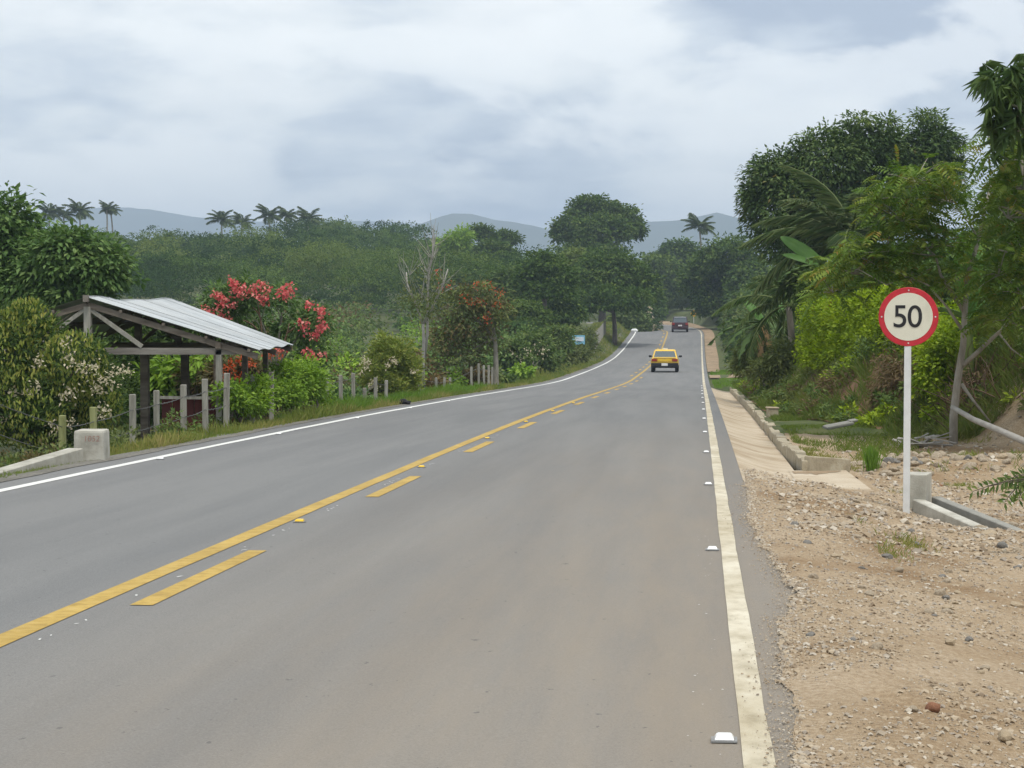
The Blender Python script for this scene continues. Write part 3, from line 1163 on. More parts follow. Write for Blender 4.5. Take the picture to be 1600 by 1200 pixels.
# ---- cars
def loft(name, secs, mat, parent, close=True, origin=None):
    """secs: list of closed rings (equal counts) of 3D points"""
    n = len(secs[0])
    v = [p for s in secs for p in s]
    f = []
    for i in range(len(secs) - 1):
        for k in range(n):
            a, b = i * n + k, i * n + (k + 1) % n
            f += [(a, b, b + n), (a, b + n, a + n)]
    for s, fl in ((0, True), ((len(secs) - 1) * n, False)):
        c = np.mean([v[s + k] for k in range(n)], 0)
        v.append(tuple(c))
        for k in range(n):
            tr = (len(v) - 1, s + k, s + (k + 1) % n)
            f.append(tr[::-1] if fl else tr)
    b = Buf()
    b.add(v, f, .5, 0, False)
    me = b.mesh(name, mat)
    bm = bmesh.new()
    bm.from_mesh(me)
    bmesh.ops.recalc_face_normals(bm, faces=bm.faces)
    bm.to_mesh(me)
    bm.free()
    o = link(bpy.data.objects.new(name, me))
    o.parent = parent
    for p in me.polygons:
        p.use_smooth = False
    return o


def panel(name, pts, mat, parent, th=.012):
    """thin solid panel from a planar outline (local coords), extruded along its normal by th"""
    P = [Vector(p) for p in pts]
    nn = (P[1] - P[0]).cross(P[2] - P[0]).normalized()
    n = len(P)
    v = [tuple(p - nn * .03) for p in P] + [tuple(p + nn * th) for p in P]
    f = []
    for k in range(1, n - 1):
        f += [(0, k + 1, k), (n, n + k, n + k + 1)]
    for k in range(n):
        a, b_ = k, (k + 1) % n
        f += [(a, b_, b_ + n), (a, b_ + n, a + n)]
    b = Buf()
    b.add(v, f)
    o = link(bpy.data.objects.new(name, b.mesh(name, mat)))
    o.parent = parent
    return o


def lbox(name, c, s, mat, parent, bevel=.01, taper=1, rot=None):
    b = Buf()
    add_box(b, c, s, rot, 0, taper)
    o = link(bpy.data.objects.new(name, b.mesh(name, mat)))
    if bevel:
        bevel_obj(o, bevel, 2)
    o.parent = parent
    return o


def wheel(c, r, w, parent):
    sgn = 1 if c[0] > 0 else -1
    b = Buf()
    n = 28
    prof = [(r * .62, -w / 2), (r * .93, -w / 2), (r, -w * .32), (r, w * .32), (r * .93, w / 2), (r * .62, w / 2)]
    v, f = [], []
    for rr, h in prof:
        for k in range(n):
            t_ = 2 * math.pi * k / n
            v.append((c[0] + h, c[1] + rr * math.cos(t_), c[2] + rr * math.sin(t_)))
    m_ = len(prof)
    for i in range(m_):
        for k in range(n):
            a, bb = i * n + k, i * n + (k + 1) % n
            a2, b2 = ((i + 1) % m_) * n + k, ((i + 1) % m_) * n + (k + 1) % n
            f += [(a, bb, b2), (a, b2, a2)]
    b.add(v, f, .5, 0, True)
    o = link(bpy.data.objects.new('wheel', b.mesh('wheel', M['tyre'])))
    o.parent = parent
    b = Buf()
    v = [(c[0] + sgn * w * .36, c[1], c[2])] + [(c[0] + sgn * w * (.25 if k % 2 else .4), c[1] + r * .62 * math.cos(2 * math.pi * k / n), c[2] + r * .62 * math.sin(2 * math.pi * k / n)) for k in range(n)]
    v += [(c[0] - sgn * w * .3, c[1], c[2])] + [(c[0] - sgn * w * .3, c[1] + r * .63 * math.cos(2 * math.pi * k / n), c[2] + r * .63 * math.sin(2 * math.pi * k / n)) for k in range(n)]
    f = [(0, 1 + k, 1 + (k + 1) % n) for k in range(n)] + [(n + 1, n + 2 + (k + 1) % n, n + 2 + k) for k in range(n)]
    b.add(v, f)
    r_ = link(bpy.data.objects.new('rim', b.mesh('rim', M['rim'])))
    r_.parent = o
    return o


def ring(y, z0, z1, w0, wm, w1, zm, n=0):
    """car cross-section at y: sill width w0 at z0, widest wm at zm, top half-width w1 at z1"""
    h = [(w0, z0), (w0 + (wm - w0) * .7, z0 + .07), (wm, zm - .10), (wm, zm), (wm - .015, zm + (z1 - zm) * .55), (w1, z1 - .025), (w1 - .07, z1)]
    r_ = [(x, y, z) for x, z in h] + [(-x, y, z) for x, z in reversed(h)]
    return r_


def car(name, label, loc, rotz, paint, W, Ln, belt, roof, cab, trunk_z, hood_z, suv=False, taxi=False, tilt=0):
    t = empty(name, loc, label, 'car')
    t.rotation_euler = (tilt, 0, rotz)
    hw = W / 2
    zs = .27
    # y runs forward; rear bumper face at y = 0
    b0, b1, b2, b3 = cab
    secs = [ring(.02, .33, trunk_z - .05, hw - .12, hw - .05, hw - .12, .6),
            ring(.10, zs, trunk_z, hw - .10, hw - .01, hw - .08, .6),
            ring(b0 * .6 + .1, zs, trunk_z + .01, hw - .09, hw, hw - .06, .6),
            ring(b0 + .15, zs, belt, hw - .09, hw, hw - .05, .6),
            ring((b1 + b2) / 2, zs, belt, hw - .09, hw, hw - .05, .6),
            ring(b3 - .1, zs, belt - .02, hw - .09, hw, hw - .06, .6),
            ring((b3 + Ln) / 2, zs, hood_z, hw - .09, hw - .01, hw - .09, .58),
            ring(Ln - .12, zs, hood_z - .05, hw - .10, hw - .05, hw - .14, .55),
            ring(Ln, .34, hood_z - .14, hw - .16, hw - .12, hw - .18, .5)]
    loft('body', secs, M[paint], t)
    # cabin frame
    rw, bw = hw - .20, hw - .065
    if suv:
        rw = hw - .16

    def cabring(z, k, ya, yb, w):
        c_ = .06
        return [(-w, ya + c_, z), (-w + c_, ya, z), (w - c_, ya, z), (w, ya + c_, z), (w, yb - c_, z), (w - c_, yb, z), (-w + c_, yb, z), (-w, yb - c_, z)]
    zr = roof
    cab_o = loft('cabin', [cabring(belt - .04, 0, b0, b3, bw), cabring(zr - .07, 0, b1 - (b1 - b0) * .08, b2 + (b3 - b2) * .1, rw + .01), cabring(zr - .015, 0, b1 + .03, b2 - .03, rw - .03), cabring(zr, 0, b1 + .14, b2 - .14, rw - .12)], M[paint], t)

    def ypos(z, a, b_):
        k = (z - (belt - .04)) / (zr - .07 - (belt - .04))
        return a + (b_ - a) * k
    ra, rb = b0, b1 - (b1 - b0) * .08
    fa, fb = b3, b2 + (b3 - b2) * .1

    def wpos(z):
        k = (z - (belt - .04)) / (zr - .07 - (belt - .04))
        return bw + (rw + .01 - bw) * k
    zl, zh = belt + .03, zr - .10
    ins = .075
    panel('rear_window', [(-wpos(zl) + ins, ypos(zl, ra, rb), zl), (wpos(zl) - ins, ypos(zl, ra, rb), zl), (wpos(zh) - ins, ypos(zh, ra, rb), zh), (-wpos(zh) + ins, ypos(zh, ra, rb), zh)], M['car_glass'], t, .004)
    panel('windscreen', [(wpos(zl) - ins, ypos(zl, fa, fb), zl), (-wpos(zl) + ins, ypos(zl, fa, fb), zl), (-wpos(zh) + ins, ypos(zh, fa, fb), zh), (wpos(zh) - ins, ypos(zh, fa, fb), zh)], M['car_glass'], t, .004)
    for s in (-1, 1):
        ym = (b1 + b2) / 2
        for ya, yb in ((None, ym - .05), (ym + .05, None)):
            q = []
            for z, first in ((zl, True), (zh, False)):
                y0_ = ypos(z, ra, rb) + .14 if ya is None else ya
                y1_ = ypos(z, fa, fb) - .14 if yb is None else yb
                q.append(((s * wpos(z), y0_, z), (s * wpos(z), y1_, z)))
            pts_ = [q[0][0], q[0][1], q[1][1], q[1][0]]
            if s < 0:
                pts_ = pts_[::-1]
            panel('side_window', pts_, M['car_glass'], t, .004)
        mo = lbox('mirror', (s * (hw + .09), b3 - .35, belt + .05), (.17, .09, .12), M['car_black'], t, .02)
        lbox('mirror_arm', (s * (hw - .0), b3 - .33, belt + .02), (.12, .05, .04), M['car_black'], mo, 0)
    for s in (-1, 1):
        for y_ in (.72, Ln - .78):
            wheel((s * (hw - .11), y_, .295 if not suv else .34), .295 if not suv else .34, .19, t)
    return t


TX, TY = -2.0, 122.0
taxi_z = float(road_z(TX, TY))
sl = math.atan(float(rz(TY + 2) - rz(TY - 2)) / 4)
t = car('taxi', 'yellow saloon taxi with black bumper driving away along the road', (TX, TY, taxi_z + .01), 0, 'taxi_yellow', 1.60, 4.2, .84, 1.31, (.62, 1.08, 2.25, 2.95), .85, .82, taxi=True, tilt=sl)
lbox('rear_bumper', (0, -.02, .42), (1.56, .18, .24), M['car_black'], t, .04)
lbox('valance', (0, .10, .33), (1.46, .12, .16), M['car_black'], t, .02)
for s in (-1, 1):
    o = lbox('tail_light', (s * .585, .01, .70), (.33, .07, .15), M['tail_red'], t, .015)
    lbox('reverse_lamp', (s * .47, -.027, .70), (.07, .012, .10), M['amber'], o, .004)
lbox('boot_panel', (0, .018, .70), (.78, .06, .17), M['taxi_yellow'], t, .015)
lbox('boot_lip', (0, .03, .828), (1.30, .10, .03), M['taxi_yellow'], t, .01)
lbox('number_plate', (0, -.115, .45), (.36, .015, .15), M['plate'], t, .005)
lbox('roof_light', (0, 1.5, 1.345), (.30, .14, .07), M['plate'], t, .015)
lbox('boot_badge', (.0, .02, .775), (.1, .075, .02), M['chrome'], t, .004)

SX, SYY = -1.95, 221.0
t = car('suv', 'dark maroon estate car driving away over the crest', (SX + float(cx(SYY)), SYY, float(road_z(SX, SYY)) + .01), .02, 'maroon_paint', 1.74, 4.3, .98, 1.58, (.10, .32, 2.45, 3.05), .97, .98, suv=True, tilt=R(1.0))
lbox('rear_bumper', (0, -.03, .48), (1.68, .18, .28), M['maroon_paint'], t, .05)
lbox('bumper_lower', (0, .0, .34), (1.5, .14, .10), M['car_black'], t, .02)
for s in (-1, 1):
    lbox('tail_light', (s * .70, .02, .86), (.26, .09, .26), M['tail_red'], t, .03)
lbox('number_plate', (.0, .0, .70), (.40, .10, .13), M['plate'], t, .005)
lbox('roof_spoiler', (0, .36, 1.555), (1.22, .22, .06), M['pale_paint_and_sheen'], t, .015)  # pale colour paints the sky's reflection into the dark car's spoiler
for s in (-1, 1):
    lbox('roof_rail', (s * .62, 1.4, 1.60), (.04, 1.7, .04), M['car_black'], t, .01)

pz = at(1114, 514, 256)
t = car('parked_car', 'pale car standing half hidden in the bushes beside the crest', (pz.x + .9, 257, float(gz(pz.x + .9, 257)) + .02), R(-150), 'pale_paint_and_sheen', 1.6, 3.8, .84, 1.36, (.5, .9, 2.1, 2.75), .84, .82)
lbox('headlight_strip', (0, 3.72, .6), (1.1, .06, .12), M['plate'], t, .01)

# blue roadside board
bp = at(904, 531, 134)
t = empty('roadside_board', (bp.x, 134, bp.z - 1.4), 'small pale blue board standing among bushes by the far verge', 'board')
box_obj('post', (bp.x - .2, 134.04, bp.z - .55), (.05, .05, 1.5), M['weathered_wood'], t)
box_obj('post', (bp.x + .2, 134.04, bp.z - .55), (.05, .05, 1.5), M['weathered_wood'], t)
box_obj('panel', (bp.x, 134, bp.z), (.80, .03, .58), M['sky_blue'], t)
box_obj('print', (bp.x + .02, 133.98, bp.z + .05), (.62, .006, .27), M['board_white'], t)
box_obj('stripe', (bp.x + .05, 133.975, bp.z - .10), (.28, .006, .04), M['ink'], t, Euler((0, .2, 0)).to_matrix())

# yellow diamond sign
dp = at(1084, 490, 262)
t = empty('warning_sign', (dp.x, 262, float(gz(dp.x, 262))), 'small yellow diamond warning sign on a pale post past the crest', 'road sign')
box_obj('post', (dp.x, 262.05, dp.z - 1.3), (.09, .06, 3.0), M['white_paint'], t)
box_obj('plate', (dp.x, 262, dp.z), (.62, .02, .62), M['sign_yellow'], t, Euler((0, R(45), 0)).to_matrix())
box_obj('arrow', (dp.x + .05, 261.985, dp.z), (.12, .008, .38), M['ink'], t, Euler((0, R(25), 0)).to_matrix())
box_obj('arrow_head', (dp.x - .08, 261.984, dp.z + .12), (.24, .008, .1), M['ink'], t, Euler((0, R(-20), 0)).to_matrix())

# black torn bag on the far verge
bb_ = at(632, 631, 50.6)
bm = bmesh.new()
bmesh.ops.create_icosphere(bm, subdivisions=3, radius=1)
for v in bm.verts:
    n_ = .55 + .9 * float(fbm(v.co.x * 1.7 + 3, v.co.y * 1.7 + v.co.z * 2.1, 14))
    v.co = Vector((v.co.x * .15, v.co.y * .12, v.co.z * .085)) * n_
    if v.co.x > .03:
        v.co.z *= .7
me = bpy.data.meshes.new('plastic_bag')
bm.to_mesh(me)
bm.free()
me.materials.append(M['black_plastic'])
o = link(bpy.data.objects.new('plastic_bag', me))
o.location = (bb_.x, 50.6, float(road_z(-7, 50.6)) + .05)
tag(o, 'crumpled black plastic bag lying on the verge by the far edge line', 'bag')

# ---- shed
FY, BY = 36.0, 43.5
A = at(135, 470, FY)          # ridge, front
Bk = at(282, 474, BY)          # ridge, back
Er = at(402, 551, FY)          # right eave, front
Eb = at(456, 541, BY)
El = A + (A - Er) * .0
El = Vector((A.x - (Er.x - A.x), FY, Er.z))
Elb = Vector((Bk.x - (Eb.x - Bk.x), BY, Eb.z))
gsh = float(gz(-9.5, 38)) - .15
t = empty('open_shed', (A.x, (FY + BY) / 2, gsh), 'open timber shed with corrugated zinc roof behind the fence', 'shed')


def roof_side(Rf, Rb, Ef, Eb_, mat, nsh):
    for k in range(nsh):
        u0, u1 = k / nsh, (k + 1) / nsh + .012
        b = Buf()
        nu, nv = 44, 5
        v = []
        for i in range(nu + 1):
            u = u0 + (u1 - u0) * i / nu
            for j in range(nv + 1):
                w = -.01 + 1.02 * j / nv
                p = Rf.lerp(Rb, u).lerp(Ef.lerp(Eb_, u), w)
                sag = .10 * math.sin(u * 9 + 1) * (1 - w) * (.5 if u > .2 else .2) + .03 * math.sin(u * 17)
                z_ = .009 * math.cos(i / nu * 2 * math.pi * 11) + sag * .55 + (.003 if k % 2 else 0)
                v.append((p.x, p.y, p.z + z_ + .05))
        f = []
        for i in range(nu):
            for j in range(nv):
                a = i * (nv + 1) + j
                f += [(a, a + nv + 1, a + nv + 2), (a, a + nv + 2, a + 1)]
        b.add(v, f, .5, 0, True)
        b.build('roof_sheet', mat, t)


roof_side(A, Bk, Er, Eb, M['zinc'], 9)
roof_side(A, Bk, El, Elb, M['zinc'], 9)
for j, u in enumerate((0.01, .5, .97)):
    r0, e0, l0 = A.lerp(Bk, u), Er.lerp(Eb, u), El.lerp(Elb, u)
    dz = Vector((0, 0, -.07))
    beam('rafter', r0 + dz, e0 + dz + Vector((.0, 0, 0)), .05, .10, M['beam_wood'], t)
    beam('rafter', r0 + dz, l0 + dz, .05, .10, M['beam_wood'], t)
    tz = e0.z - .02 + .04
    tie_r = Vector((e0.x - .25, e0.y + .03, tz))
    tie_l = Vector((l0.x + .25, e0.y + .03, tz))
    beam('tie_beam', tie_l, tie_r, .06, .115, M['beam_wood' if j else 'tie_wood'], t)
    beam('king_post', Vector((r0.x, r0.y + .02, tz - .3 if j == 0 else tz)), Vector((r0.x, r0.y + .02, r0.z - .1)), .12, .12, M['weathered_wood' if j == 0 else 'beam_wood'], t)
    for s, ee in ((1, e0), (-1, l0)):
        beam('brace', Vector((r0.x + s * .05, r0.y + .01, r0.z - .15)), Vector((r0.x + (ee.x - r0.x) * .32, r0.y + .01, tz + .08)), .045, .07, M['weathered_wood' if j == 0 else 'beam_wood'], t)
    for fx in (.30, .62) if j else ():
        mm = r0.lerp(e0, fx)
        beam('strut', Vector((mm.x, mm.y, tz)), Vector((mm.x, mm.y, mm.z - .1)), .07, .07, M['beam_wood'], t)
    # posts
    for fx, w in ((.77, .10), (-.80, .12)):
        ex = r0.x + (e0.x - r0.x) * fx
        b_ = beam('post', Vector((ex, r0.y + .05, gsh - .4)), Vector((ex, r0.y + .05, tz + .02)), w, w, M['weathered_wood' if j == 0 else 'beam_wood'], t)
    ex = r0.x + (e0.x - r0.x) * .23
    beam('post', Vector((ex, r0.y + 1.2, gsh - .4)), Vector((ex, r0.y + 1.2, tz)), .14, .14, M['beam_wood'], t)
for fx in (.77, -.80):
    p = A + Vector(((Er.x - A.x) * fx, 0, Er.z - A.z + .12))
    q = Bk + Vector(((Eb.x - Bk.x) * fx, 0, Eb.z - Bk.z + .12))
    beam('plate_beam', p, q, .09, .10, M['beam_wood'], t)
for fx in (.2, .45, .7, .95):
    for s, (e0, e1) in ((1, (Er, Eb)), (-1, (El, Elb))):
        beam('purlin', A.lerp(e0, fx) + Vector((0, .01, -.005)), Bk.lerp(e1, fx) + Vector((0, -.01, -.005)), .05, .05, M['beam_wood'], t)
box_obj('ridge_cap', (A + Vector((0, -.02, .04))), (.09, .10, .12), M['rust_zinc'], t)
for k in range(5):
    p = at(253 + k * 17, 622, 36.4)
    q = at(253 + k * 17, 690, 36.4)
    box_obj('wall_board', (p.x + .09, 36.4 + .004 * (k % 2), (p.z + q.z) / 2), (.182, .025, p.z - q.z), M['maroon_boards'], t)
p, q = at(250, 621, 36.3), at(336, 622, 36.3)
beam('rail', p, q, .05, .05, M['weathered_wood'], t)


# ---- fences
def post_obj(x, yt, yb, Y, parent, mat, w=.10, lean=0.0, name='post'):
    a, b_ = at(x, yb, Y), at(x + lean, yt, Y)
    zb = min(a.z, float(gz(a.x, Y))) - .25
    return beam(name, Vector((a.x, Y, zb)), b_, w, w * .9, mat, parent, .012), b_


near = [(97, 649, 712, 30.0, 'mossy_wood', .10), (147, 636, 695, 31.0, 'mossy_wood', .10), (208, 616, 692, 32.0, 'weathered_wood', .10), (245, 610, 690, 32.7, 'weathered_wood', .09), (287, 601, 686, 33.3, 'weathered_wood', .10), (321.5, 592, 684, 34.0, 'weathered_wood', .095),
        (353, 583, 650, 35.5, 'weathered_wood', .10), (393, 585, 650, 37.2, 'weathered_wood', .09), (424, 581, 650, 39.0, 'weathered_wood', .09)]
o0 = at(208, 692, 32.0)
t = empty('barbed_fence', (o0.x, 32.0, float(gz(o0.x, 32.0))), 'barbed wire fence on rough grey posts in front of the open shed', 'fence')
tops = []
for x, yt, yb, Y, mt, w in near:
    _, tp = post_obj(x, yt, yb, Y, t, M[mt], w, rnd.uniform(-2, 2))
    tops.append((tp, Y))


def wire(pts, parent, r=.006):
    b = Buf()
    P = [Vector(p) for p in pts]
    fine = []
    for p, q in zip(P[:-1], P[1:]):
        for k in range(6):
            u = k / 6
            fine.append(p.lerp(q, u) - Vector((0, 0, .02 * math.sin(u * math.pi))))
    fine.append(P[-1])
    add_tube(b, fine, r, 5)
    L_ = 0
    for p, q in zip(fine[:-1], fine[1:]):
        c_ = (p + q) / 2
        for k in range(3):
            a = k * 2.1
            dv = Vector((math.cos(a), math.sin(a) * .5, math.sin(a + 1))) * .022
            add_tube(b, [c_ - dv, c_ + dv], .003, 3, cap=False)
    return b.build('wire', M['wire_metal'], parent)


wire([at(-70, 604, 27.5), at(97, 667, 29.95), at(147, 659, 30.95), at(208, 640, 31.95), at(245, 632, 32.6), at(287, 620, 33.2), at(321, 612, 33.9), at(353, 606, 35.4), at(424, 602, 38.9)], t)
wire([at(-70, 652, 27.5), at(80, 706, 29.8), at(97, 704, 29.95), at(208, 674, 31.95), at(245, 664, 32.6), at(287, 652, 33.2), at(321, 640, 33.9), at(353, 634, 35.4)], t)
o0 = at(533, 615, 48)
t = empty('barbed_fence', (o0.x, 48, float(gz(o0.x, 48))), 'short run of pale grey fence posts between the bright bush and the round shrub', 'fence')
tops = []
for x, yt, yb, Y in [(511, 591, 622, 46.5), (533, 586, 620, 47.5), (552.5, 583, 622, 48.5), (570, 606, 622, 50), (587, 590, 622, 51.5), (603, 594, 622, 53)]:
    _, tp = post_obj(x, yt, yb, Y, t, M['weathered_wood'], .09, rnd.uniform(-1, 1))
    tops.append(tp)
wire([p - Vector((0, 0.02, .12)) for p in tops], t, .005)
o0 = at(750, 600, 76)
t = empty('post_row', (o0.x, 76, float(gz(o0.x, 76))), 'tight row of whitish fence posts under the rust-leaved tree', 'fence')
tops = []
for x, yt, yb, Y in [(656, 583, 606, 62), (682, 590, 606, 66), (694, 590, 606, 68), (703, 590, 606, 69.5), (737, 573, 600, 74), (748, 568, 602, 76), (756.5, 571, 602, 78), (763.5, 571, 600, 79.5), (768.5, 574, 600, 81)]:
    _, tp = post_obj(x, yt, yb, Y, t, M['weathered_wood'], .085, rnd.uniform(-.8, .8))
    tops.append(tp)
wire([p - Vector((0, 0.02, .15)) for p in tops], t, .005)
o0 = at(935, 525, 175)
t = empty('board_fence', (o0.x, 175, float(gz(o0.x, 175))), 'pale grey upright board fence climbing the far verge before the shade tree', 'fence')
n = 22
for k in range(n):
    u = k / (n - 1)
    Y = 160 + 34 * u
    p = at(928 + 18 * u, 522 - 21 * u + rnd.uniform(-.6, .6), Y)
    zb = p.z - 1.45
    box_obj('board', (p.x, Y, (p.z + zb) / 2), (.09, .30, p.z - zb), M['dead_wood'], t, Euler((0, 0, .03)).to_matrix())

# ================================================================== VEGETATION
RNG = np.random.default_rng(11)


def tree(name, label, cat, bx, by, blobs, leaf, clumps, per, cr, L, W, trunk_r=.15, bark='bark', bz=None, fork=None, group=None, limbs=True, extra=None, **kw):
    """blobs in world coordinates [(centre, radii)]"""
    z0 = float(gz(bx, by)) if bz is None else bz
    t = empty(name, (bx, by, z0), label, cat, group)
    tops = [Vector(b[0]) for b in blobs]
    low = min(b[0][2] - b[1][2] * .6 for b in blobs)
    b = Buf()
    fk = fork or Vector((bx + .15 * trunk_r, by, max(z0 + .25, z0 + (low - z0) * .95)))
    fk = Vector(fk)
    add_tube(b, bez((bx, by, z0 - .3), (bx + trunk_r * .6, by, (z0 + fk.z) / 2), fk, 5), [trunk_r * (1.25 - .45 * i / 5) for i in range(6)], 8)
    if limbs:
        for q in tops:
            mid = fk.lerp(q, .5) + Vector((RNG.normal(0, .1), RNG.normal(0, .1), .15)) * (q - fk).length * .4
            pts_ = bez(fk - Vector((0, 0, .1)), mid, q, 6)
            add_tube(b, pts_, [trunk_r * (.62 - .085 * i) for i in range(7)], 6)
            for _ in range(3):
                st = pts_[3 + int(RNG.integers(0, 3))]
                en = q + Vector(np.clip(RNG.normal(0, .45, 3), -.7, .7)) * min((q - fk).length * .5, 1.1)
                add_tube(b, bez(st, st.lerp(en, .5) + Vector((0, 0, .1)), en, 4), [trunk_r * (.22 - .04 * i) for i in range(5)], 4, cap=False)
    b.build('trunk', M[bark], t)
    c = Buf()
    crown(c, RNG, blobs, clumps, per, cr, L, W, **kw)
    mats = [LM[leaf]] if isinstance(leaf, str) else [LM[x] for x in leaf]
    if extra:
        extra(c)
    c.build('crown', mats, t)
    return t


def blob(x, y, Y, rx, rz_, ry=None, dy=0):
    """ellipsoid whose outline covers rx, rz_ photograph pixels around (x, y) at distance Y"""
    p = at(x, y, Y)
    s = Y / F_PX
    return ((p.x, Y + dy, p.z), (rx * s, (ry if ry is not None else (rx + rz_) / 2) * s, rz_ * s))


def flowers(buf, rng, centres, n, spread, L, W, mat):
    for c in centres:
        k = int(n * rng.uniform(.7, 1.3))
        pos = np.asarray(c) + rng.normal(0, 1, (k, 3)) * spread
        ax = rng.normal(0, 1, (k, 3)) + np.array([0, -.4, .2])
        up = rng.normal(0, .6, (k, 3)) + np.array([0, -.8, .7])
        add_leaves(buf, pos, ax, up, L * rng.uniform(.7, 1.3, k), W * rng.uniform(.7, 1.3, k), rng.uniform(0, 1, k), mat)


def on_blob(rng, bl, n, front=True):
    res = []
    for _ in range(n):
        c, r = bl[int(rng.integers(0, len(bl)))]
        d = rng.normal(0, 1, 3)
        d[1] = -abs(d[1]) - .3
        d /= np.linalg.norm(d)
        res.append(np.asarray(c) + d * np.asarray(r) * 1.0)
    return res


# --- flowering shrub, near left
bl = [blob(48, 520, 33.6, 46, 52), blob(5, 560, 33.3, 60, 75), blob(118, 575, 33.3, 58, 55), blob(40, 640, 33.1, 85, 65), blob(150, 635, 33.6, 48, 50), blob(-40, 650, 32.9, 70, 90), blob(95, 680, 33.5, 70, 40)]
fl = [at(x, y, 32.6) for x, y in [(105, 535), (108, 560), (58, 565), (125, 570), (150, 575), (165, 590), (178, 580), (55, 605), (45, 612), (20, 615), (115, 615), (100, 620), (150, 602), (172, 600), (160, 640), (8, 652), (112, 662), (82, 668), (155, 612), (165, 640), (195, 580), (135, 580)]]


def ex(c):
    flowers(c, RNG, fl, 30, .06, .06, .03, 2)
    k = 2600
    top = on_blob(RNG, bl[:5], k)
    pos = np.array(top)
    ax = RNG.normal(0, .35, (k, 3)) + np.array([0, -.1, 1])
    add_leaves(c, pos, ax, RNG.normal(0, .5, (k, 3)) + np.array([0, -1, .3]), .11, .035, RNG.uniform(.3, 1, k), 1)


bp_ = at(60, 740, 33.8)
tree('flowering_shrub', 'tall yellow-green shrub with cream flower sprays beside the shed', 'shrub', bp_.x, 33.8, bl, ['shrub_dark', 'shrub_tip', 'cream'], 900, 26, .16, .10, .034, .07, droop=-.3, upness=.3, extra=ex)
c = Buf()

# --- palmate-leaved tree behind it
bl = [blob(10, 345, 47, 45, 45), blob(20, 410, 47, 75, 60), blob(105, 405, 46, 60, 55), blob(150, 425, 46, 52, 50), blob(60, 455, 46.5, 90, 45), blob(-50, 390, 47, 60, 70), blob(120, 460, 46, 60, 35)]
bp_ = at(55, 600, 47)
tree('spreading_tree', 'broad leafy tree rising behind the cream-flowered shrub', 'tree', bp_.x, 47, bl, 'palmate', 900, 26, .30, .17, .085, .12, droop=.45)

# --- pink mussaenda
bl = [blob(350, 480, 48, 32, 38), blob(392, 468, 48, 36, 34), blob(442, 468, 48.5, 18, 22), blob(480, 510, 48, 32, 40), blob(455, 525, 49, 28, 26), blob(395, 505, 49.5, 28, 28), blob(490, 555, 48, 26, 22)]
pk = [(332, 490), (322, 483), (345, 497), (352, 470), (345, 478), (362, 440), (367, 447), (372, 452), (386, 452), (395, 458), (405, 445), (414, 447), (408, 465), (415, 470), (365, 478), (355, 500), (440, 457), (448, 462), (452, 450), (470, 505), (478, 512), (482, 478), (500, 485), (504, 492), (492, 525), (500, 515), (504, 508), (478, 552), (486, 556), (500, 557), (340, 462), (376, 462), (437, 549)]
fl = [at(x, y, 47.35) for x, y in pk]


def ex(c):
    flowers(c, RNG, fl, 34, .06, .085, .06, 1)
    # bare pale stems
    for (x0, y0, x1, y1) in ((410, 540, 402, 470), (402, 515, 380, 500), (440, 545, 452, 505), (450, 520, 475, 500), (408, 500, 395, 480)):
        p, q = at(x0, y0, 47.4), at(x1, y1, 47.4)
        add_tube(c, bez(p, p.lerp(q, .5) + Vector((.05, 0, .04)), q, 4), [.022, .02, .018, .014, .01], 5, 2)


bp_ = at(430, 640, 48.5)
t = tree('pink_shrub', 'tall shrub with salmon pink bracts behind the zinc roof', 'shrub', bp_.x, 48.5, bl, ['palmate', 'pink', 'twig'], 300, 20, .2, .14, .055, .06, 'pale_bark', extra=ex)

# --- orange flowering shrub under the eave
bl = [blob(360, 590, 45.5, 40, 35), blob(320, 600, 46, 40, 40), blob(395, 590, 45.5, 30, 30)]
fl = [at(x, y, 44.8) for x, y in [(357, 578), (363, 566), (375, 563), (390, 566), (350, 590), (421, 556), (430, 550), (372, 590)]]
bp_ = at(360, 650, 45.6)
tree('orange_shrub', 'dark shrub with orange blossoms under the shed eave', 'shrub', bp_.x, 45.6, bl, ['rusty', 'orange'], 170, 24, .2, .14, .05, .05, extra=lambda c: flowers(c, RNG, fl, 26, .06, .08, .05, 1))

# --- leafy plants seen through the shed
bl = [blob(285, 590, 46.5, 40, 36), blob(315, 575, 46, 25, 30), blob(245, 600, 46.5, 30, 30)]
tree('broadleaf_plant', 'light green broad-leaved plant seen through the open shed', 'plant', at(285, 650, 46.5).x, 46.5, bl, 'bright', 70, 16, .25, .26, .11, .05, droop=.6)
bl = [blob(190, 560, 47.5, 60, 60), blob(230, 520, 48.5, 50, 40), blob(300, 530, 49, 60, 40), blob(180, 630, 46, 50, 50), blob(250, 640, 46.2, 70, 40), blob(330, 640, 46.5, 60, 40)]
tree('dense_shrub', 'dark dense shrub mass behind the shed posts', 'shrub', at(240, 680, 47.5).x, 47.5, bl, 'shrub_dark', 420, 28, .25, .16, .055, .08)

# --- bright bush in front of the shed corner
bl = [blob(455, 600, 42, 45, 36), blob(478, 582, 42.5, 24, 22), blob(430, 620, 41.2, 45, 32), blob(490, 615, 42.5, 22, 28)]
tree('bright_bush', 'bright yellow-green bush beside the corner of the zinc roof', 'bush', at(455, 650, 39).x, 42, bl, 'bright', 330, 26, .16, .085, .04, .04, droop=.1)
bl = [blob(365, 625, 36.2, 26, 30), blob(392, 632, 36.8, 26, 28), blob(405, 612, 37.2, 18, 24), blob(352, 610, 36, 12, 16)]
tree('leafy_bush', 'low yellow-green bush growing through the posts beneath the eave', 'bush', at(375, 660, 36.4).x, 36.4, bl, 'bright', 150, 24, .14, .085, .045, .03, droop=0)

